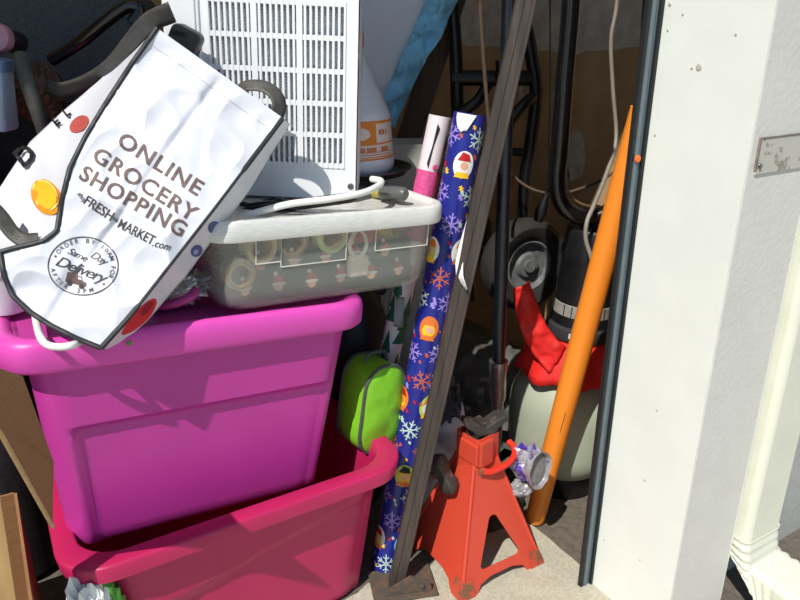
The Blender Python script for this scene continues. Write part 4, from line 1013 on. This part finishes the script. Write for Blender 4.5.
# what the wheel rests on: dark folded tarp on the floor
t = thing('dark_tarp', 'dark grey folded tarp heaped on the garage floor below the tyre', 'tarp', (wc.x - .05, wc.y, 0))
b = MB(); crumple(b, (wc.x - .14, wc.y + .05, .13), (.21, .2, .15), .35, 2.2, 4, 60, 34, flat=.001); b.build('heap', mat('tarp_grey', (84, 84, 80), .8, .2, 20), t, smooth=True, ang=25)

# cables hanging on the right
M_cab = mat('cable_grey', (150, 142, 130), .5, .05)
b = MB(); b.tube(px_curve([(618, -90, 1.86), (617, 0, 1.86), (611, 40, 1.86), (613, 90, 1.86), (616, 140, 1.85), (606, 175, 1.76), (594, 205, 1.62), (587, 222, 1.585), (586, 240, 1.58), (592, 262, 1.575), (596, 300, 1.57)]), .0052, 10)
tag(b.build('hanging_cable', M_cab), 'pale grey cable hanging in front of the brown wall beside the black loop handle', 'cable')
M_twine = mat('twine_tan', (88, 70, 54), .7, .1, 60)
b = MB(); b.tube(px_curve([(505, 160, 2.0), (511, 173, 2.0), (526, 186, 1.99), (545, 193, 1.98), (565, 193, 2.02), (588, 186, 2.03), (605, 178, 2.04), (622, 166, 2.08), (640, 150, 2.14)]), .0042, 8)
tag(b.build('twine', M_twine), 'thin tan twine sagging across the gap behind the black loop handle', 'twine')
b = MB(); b.tube(px_curve([(478, -60, 1.75), (480, 0, 1.75), (483, 50, 1.75), (486, 90, 1.75), (489, 125, 1.75), (492, 160, 1.75)]), .0048, 8)
tag(b.build('rope', M_twine), 'brown rope hanging straight down left of the leaning rail', 'rope')
t = thing('dangling_plug', 'black plug with a silver clip dangling left of the black canister', 'plug', at(542, 215, 1.78))
b = MB(); b.tube([at(547, 194, 1.78), at(544, 204, 1.78), at(541, 212, 1.78), at(538, 221, 1.78)], [.008, .013, .017, .012], 12); b.build('body', M_black, t)
b = MB(); b.tube([at(549, 168, 1.78), at(548, 182, 1.78), at(547, 196, 1.78)], [.0055, .006, .0045], 8); b.build('clip', M_chrome, t)
b = MB(); b.tube(px_curve([(550, -60, 1.80), (550, 60, 1.79), (549, 170, 1.78)]), .0022, 8); b.build('cord', M_black, t)

# ================================================================== BOARDS AND SHEETS BEHIND THE JUG
def leaning_board(name, label, cat, tl, tr, br, D, th, m, parent=None, ext=1.0):
    """a real board: right edge through tr-br pixels at depth D, carried down to the floor"""
    a, c_, e = at(*tl, D), at(*tr, D), at(*br, D)
    dv = (e - c_).normalized(); k = (c_.z) / -dv.z
    lo = c_ + dv * (k * ext); wv = a - c_
    bb = MB(); up = -dv * .25
    P = [a + up, c_ + up, lo, lo + wv]
    bb.loft([[p for p in P], [p + HEAD * th for p in P]])
    o = bb.build(name, m, parent, smooth=False, bevel=.002)
    if parent is None: tag(o, label, cat)
    return o, c_, e, lo
M_panel = mat('panel_bluewhite', (232, 236, 242), .5, .03, 10)
leaning_board('leaning_panel', 'pale blue white flat panel leaning behind the white jug', 'panel', (352, 0), (427, 0), (381, 104), 2.04, .012, M_panel)
M_dkwood = mat('dark_timber', (104, 76, 58), .7, .2, 40, stretch=(1, 1, .06), rgb2=(80, 58, 44))
leaning_board('timber_board', 'dark brown timber board leaning behind the blue plastic sheet', 'board', (440, 0), (466, 0), (420, 142), 2.16, .03, M_dkwood)
M_blue = mat('blue_sheet', (140, 212, 252), .42, .1, 20)
A = [(436, -40), (426, 0), (416, 24), (404, 50), (396, 70), (384, 96), (381, 106)]; B_ = [(470, -40), (458, 0), (448, 20), (441, 38), (428, 56), (412, 88), (394, 128)]
b = MB(); sheet(b, [at(x, y, 2.02) for x, y in A], [at(x, y, 2.03) for x, y in B_], 70, 24, .034, 20, .008)
tag(b.build('plastic_sheet', M_blue, None, solid=.001, ang=180), 'crinkled bright blue plastic sheet hanging along the right edge of the pale panel', 'plastic sheet')
p_ = at(402, 150, 1.86); q_ = at(430, 150, 1.86)
b = MB(); hgt = at(415, 143, 1.86).z
b.box((-.09, 0, 0), (.055, .12, hgt), Matrix.Translation((q_.x - .05, q_.y, 0)) @ Matrix.Rotation(-PSI, 4, 'Z'))
tag(b.build('white_carton', mat('carton_white', (172, 172, 168), .7, .04, 12), None, smooth=False, bevel=.002), 'tall plain white carton standing behind the tops of the gift wrap rolls', 'carton')

# dark bag and plastic behind the pouch and the stand
M_navy = mat('navy_nylon', (24, 26, 38), .5, .2, 20, bump=.2, bscale=40)
c = at(366, 330, 1.52)
t = thing('black_sack', 'black nylon sack slumped behind the green pouch', 'sack', (c.x, c.y, 0))
b = MB(); b.lathe([(.05, .06)] + [(.085, .12), (.11, .3), (.105, .5), (.08, .62), (.045, .68), (.05, .72)], Matrix.Translation((c.x + .01, c.y + .09, -.06)), 36)
for v in b.bm.verts:
    k = 1 + .12 * noise.noise(v.co * 9); v.co.x = c.x + .01 + (v.co.x - c.x - .01) * k; v.co.y = c.y + .09 + (v.co.y - c.y - .09) * k
b.build('body', M_navy, t)
b = MB(); b.tube([at(352, 292, 1.5), at(366, 286, 1.5), at(384, 290, 1.52)], .012, 10); b.build('neck_tie', M_navy, t)
M_pb = mat('pale_film', (228, 234, 242), .45, .1, 20)
c = at(425, 470, 1.56)
t = thing('plastic_bag', 'pale blue grey plastic bag crumpled on the floor behind the jack stand', 'plastic bag', (c.x, c.y, 0))
b = MB(); A = [(412, 392), (405, 430), (402, 470), (398, 520), (396, 548)]; B_ = [(462, 400), (468, 430), (470, 470), (472, 505), (474, 530)]
sheet(b, [at(x, y, D) for (x, y), D in zip(A, (1.60, 1.575, 1.555, 1.54, 1.50))], [at(x, y, D) for (x, y), D in zip(B_, (1.62, 1.60, 1.58, 1.56, 1.54))], 40, 30, .035, 14, .03); b.build('film', M_pb, t, solid=.001, ang=40)
M_sm = clear_mat('smoky_film', (60, 60, 62), 0.75, .25)
c = at(444, 402, 1.60)
t = thing('smoky_plastic', 'dark translucent plastic bag bunched between the rail and the black pole', 'plastic bag', c)
b = MB(); crumple(b, c, (.036, .04, .066), .55, 2.6, 8, 40, 24); b.build('film', M_sm, t, smooth=False)
t = thing('white_carrier', 'small white plastic scrap standing in shadow right of the blue roll', 'plastic scrap', at(436, 440, 1.58)) if False else None

# ================================================================== LEFT SIDE: CARDBOARD, TIMBER
M_cb = mat('cardboard', (150, 112, 74), .85, .08, 30, bump=.1, bscale=60, stretch=(1, 1, 8))
M_cbe = mat('cardboard_edge', (196, 164, 116), .85, .15, 200)
t = thing('cardboard_box', 'brown cardboard box with an open flap at the left edge beside the crimson tub', 'cardboard box', (-.22, 1.2, 0))
b = MB()
x0, x1, y0, y1, zz = -.42, -.055, 1.03, 1.40, .34
for lo, hi in (((x0, y0, .004), (x1, y0 + .005, zz)), ((x0, y1 - .005, .004), (x1, y1, zz)), ((x0, y0, .004), (x0 + .005, y1, zz)), ((x1 - .005, y0, .004), (x1, y1, zz)), ((x0, y0, .004), (x1, y1, .009))): b.box(lo, hi)
b.build('carton', M_cb, t, smooth=False)
def slab(P, th, nm, m, par):
    bb = MB(); nrm = (P[1] - P[0]).cross(P[2] - P[0]).normalized() * th
    bb.loft([list(P), [p + nrm for p in P]]); return bb.build(nm, m, par, smooth=False, bevel=.0006)
F = [at(-60, 330, 1.13), at(20, 372, 1.12), at(54, 470, 1.06), at(53, 528, 1.03), at(-60, 345 + 20, 1.03)]
F = [aty(x, y, yy) for x, y, yy in ((-70, 345, .78), (23, 376, .95), (54, 462, 1.03), (53, 527, 1.03), (0, 432, .88), (-70, 352, .78))]
slab(F, .005, 'flap', M_cb, t)
b = MB(); b.tube([aty(53, 527, 1.029), aty(0, 432, .879), aty(-70, 352, .779)], .0030, 6); b.build('flap_edge', M_cbe, t)
t = None
M_tan = mat('tan_board', (206, 168, 112), .75, .15, 30, stretch=(1, 1, .12), rgb2=(170, 132, 84))
P = [aty(x, y, .99) for x, y in ((-40, 470), (0, 494), (16, 600), (20, 640), (-40, 640))]
tag(slab(P, .012, 'tan_board', M_tan, None), 'tan grained wooden board at the bottom left corner in front of the box', 'board')
# green and white plastic carrier squashed under the tub rim
t = thing('carrier_bag', 'green and white plastic carrier bag peeking out under the crimson tub rim', 'carrier bag', (.02, 1.04, 0))
b = MB(); crumple(b, (.022, 1.075, .16), (.042, .036, .155), .5, 2.5, 12, 40, 26, flat=.001); b.build('white_side', mat('carrier_white', (238, 240, 236), .4), t, smooth=False)
b = MB(); crumple(b, (.046, 1.08, .15), (.036, .030, .15), .5, 2.5, 14, 40, 26, flat=.001); b.build('green_side', mat('carrier_green', (70, 150, 40), .4, .1), t, smooth=False)

# ================================================================== DARK CLUTTER, UPPER LEFT
M_fab = mat('charcoal_fabric', (84, 88, 92), .9, .25, 260, bump=.5, bscale=700)
M_dk = mat('black_nylon', (34, 34, 36), .7, .3, 60, bump=.3, bscale=300)
Mv = lambda px, py, D, yaw, roll: Matrix.Translation(at(px, py, D)) @ Matrix.Rotation(-PSI + yaw, 4, 'Z') @ Matrix.Rotation(roll, 4, 'Y')
t = thing('suitcase', 'big black suitcase standing upright behind the magenta bin', 'suitcase', (0.12, 1.78, 0))
b = MB(); b.loft([[Vector((x + .15, yy, z + .53)) for x, z in rrect(.80 * k, 1.02 * k, .07, 6, 3)] for yy, k in ((1.73, .97), (1.74, 1.0), (1.90, 1.0), (1.91, .97))]); b.build('shell', M_dk, t)
b = MB(); b.tube([Vector((x * 1.0 + .15, 1.75, z + .53)) for x, z in rrect(.81, 1.03, .07, 6, 3)], .008, 8); b.build('zip', M_black, t)
Mq = Mv(48, 22, 1.66, .1, math.radians(34))
t = thing('folded_blanket', 'charcoal grey woven blanket piled on the black suitcase at upper left', 'blanket', at(48, 60, 1.66))
b = MB(); rings = []
for y, k in ((-.02, .93), (-.005, .99), (.02, 1.0), (.15, 1.0), (.17, .95)):
    rings.append([Mq @ Vector((x + .01 * noise.noise(Vector((x * 8, z * 8, y))), y + .03 * (noise.noise(Vector((x * 6, z * 6, 1)))), z)) for x, z in rrect(.36 * k, .30 * k, .05, 6, 6)])
b.loft(rings); b.build('fold', M_fab, t)
t = thing('duffel_bag', 'upright black duffel bag at the far left behind the grocery bag', 'duffel bag', (-.08, 1.63, 0))
b = MB(); b.lathe([(.07, .0), (.095, .02), (.10, .4), (.098, .85), (.09, 1.0), (.05, 1.07), (.01, 1.08)], Matrix.Translation((-.08, 1.63, 0)), 36)
for v in b.bm.verts: v.co.x += .010 * noise.noise(v.co * 8); v.co.y += .010 * noise.noise(v.co * 8 + Vector((3, 3, 3)))
b.build('body', M_dk, t)
b = MB(); b.tube(px_curve([(20, 55, 1.36), (30, 90, 1.33), (44, 130, 1.34), (52, 165, 1.37)]), .014, 10); b.build('strap', MATS['bag_strap'], t)
t = thing('pink_cap_jar', 'dusty pink round jar lid at the left edge against the black bags', 'jar', at(2, 36, 1.42))
Mq = Matrix.Translation(at(-5, 37, 1.42)) @ Matrix.Rotation(-PSI, 4, 'Z') @ Matrix.Rotation(PI / 2 - .15, 4, 'X')
b = MB(); b.lathe([(.027, -.02), (.028, -.004), (.026, .002), (.0, .003)], Mq, 30); b.build('lid', mat('dusty_pink', (206, 150, 164), .5), t)
b = MB(); b.lathe([(.016, -.09), (.022, -.08), (.022, -.02), (.02, -.018)], Mq, 30); b.build('body', mat('jar_dark', (50, 40, 46), .4), t)
t = thing('blue_container', 'pale blue plastic container at the left edge below the pink jar lid', 'container', at(0, 100, 1.4))
b = MB(); Mq = Mv(-14, 92, 1.36, 0, math.radians(8))
b.loft([[Mq @ Vector((x, y, z)) for x, y in rrect(w_, w_ * .7, .012, 4, 2)] for z, w_ in ((-.065, .086), (-.06, .092), (.04, .084), (.045, .078))]); b.build('body', mat('pale_blue', (186, 206, 226), .4), t)
b = MB(); b.loft([[Mq @ Vector((x, y, z)) for x, y in rrect(w_, w_ * .7, .012, 4, 2)] for z, w_ in ((.042, .088), (.06, .088), (.063, .082))]); b.build('lid', mat('container_lid', (120, 150, 190), .4), t)
t = thing('snack_packet', 'dark brown printed packet tucked under the grey blanket', 'packet', at(38, 100, 1.5))
b = MB(); crumple(b, at(38, 92, 1.50), (.045, .03, .05), .4, 2.5, 21, 30, 18); b.build('wrapper', mat('packet_brown', (92, 60, 38), .4, .3, 40), t, smooth=False)
# a long dark curved strap end crossing to the unit
b = MB(); b.tube(px_curve([(52, 60, 1.45), (80, 42, 1.43), (105, 22, 1.42), (128, 6, 1.42), (140, 10, 1.42), (132, 24, 1.41)]), .012, 10)
tag(b.build('cargo_strap', MATS['tube_black']), 'black padded strap looping above the grocery bag opening', 'strap')
t = thing('office_chair', 'black chair back with rounded corner between the bag and the air unit', 'chair back', at(185, 40, 1.5)) if False else None
Mq = Mv(184, 42, 1.29, 0, .5)
t = thing('black_case', 'small rounded black case peeking over the top edge of the grocery bag', 'case', at(184, 60, 1.29))
b = MB(); b.loft([[Mq @ Vector((x, y, z)) for x, z in rrect(.052 * k, .05 * k, .012, 5, 2)] for y, k in ((-.012, .93), (-.009, 1), (.02, 1), (.023, .93))]); b.build('body', M_black, t)

# black cables added to darken the gap between box lid and air unit
t = thing('dark_gap_cables', 'black cables added to darken the gap under the white air unit', 'cables', at(300, 205, 1.25))
for pts in ([(228, 216, 1.25), (250, 211, 1.25), (290, 205, 1.235), (340, 200, 1.225)], [(236, 211, 1.27), (262, 206, 1.27), (300, 205, 1.25), (352, 198, 1.24)], [(242, 206, 1.285), (270, 210, 1.26), (312, 202, 1.25), (356, 196, 1.25)]):
    b = MB(); b.tube(px_curve(pts), .0085, 10); b.build('cable', M_black, t)
# small chips in the jamb paint
b = MB()
def jx(px, py):
    r, d = ray(px, py); return Vector((0, 0, H)) + r * (1.0415 / r.x)
for px, py, r_ in ((699, 67, 3.2), (692, 68, 1.2), (683, 14, 1.0), (670, 4, 1.6), (668, 30, 1.0), (736, 34, 1.0), (655, 135, 1.0), (645, 480, 1.4), (640, 560, 1.2), (657, 410, 1.2), (604, 540, 1.2)):
    c = jx(px, py); k = r_ / 520
    b.lathe([(k, 0), (k * .8, .0012), (0, .0016)], Matrix.Translation(c) @ Matrix.Rotation(-PI / 2, 4, 'Y'), 8)
struct('trim_chips', b, mat('chip_grey', (196, 190, 180), .8))
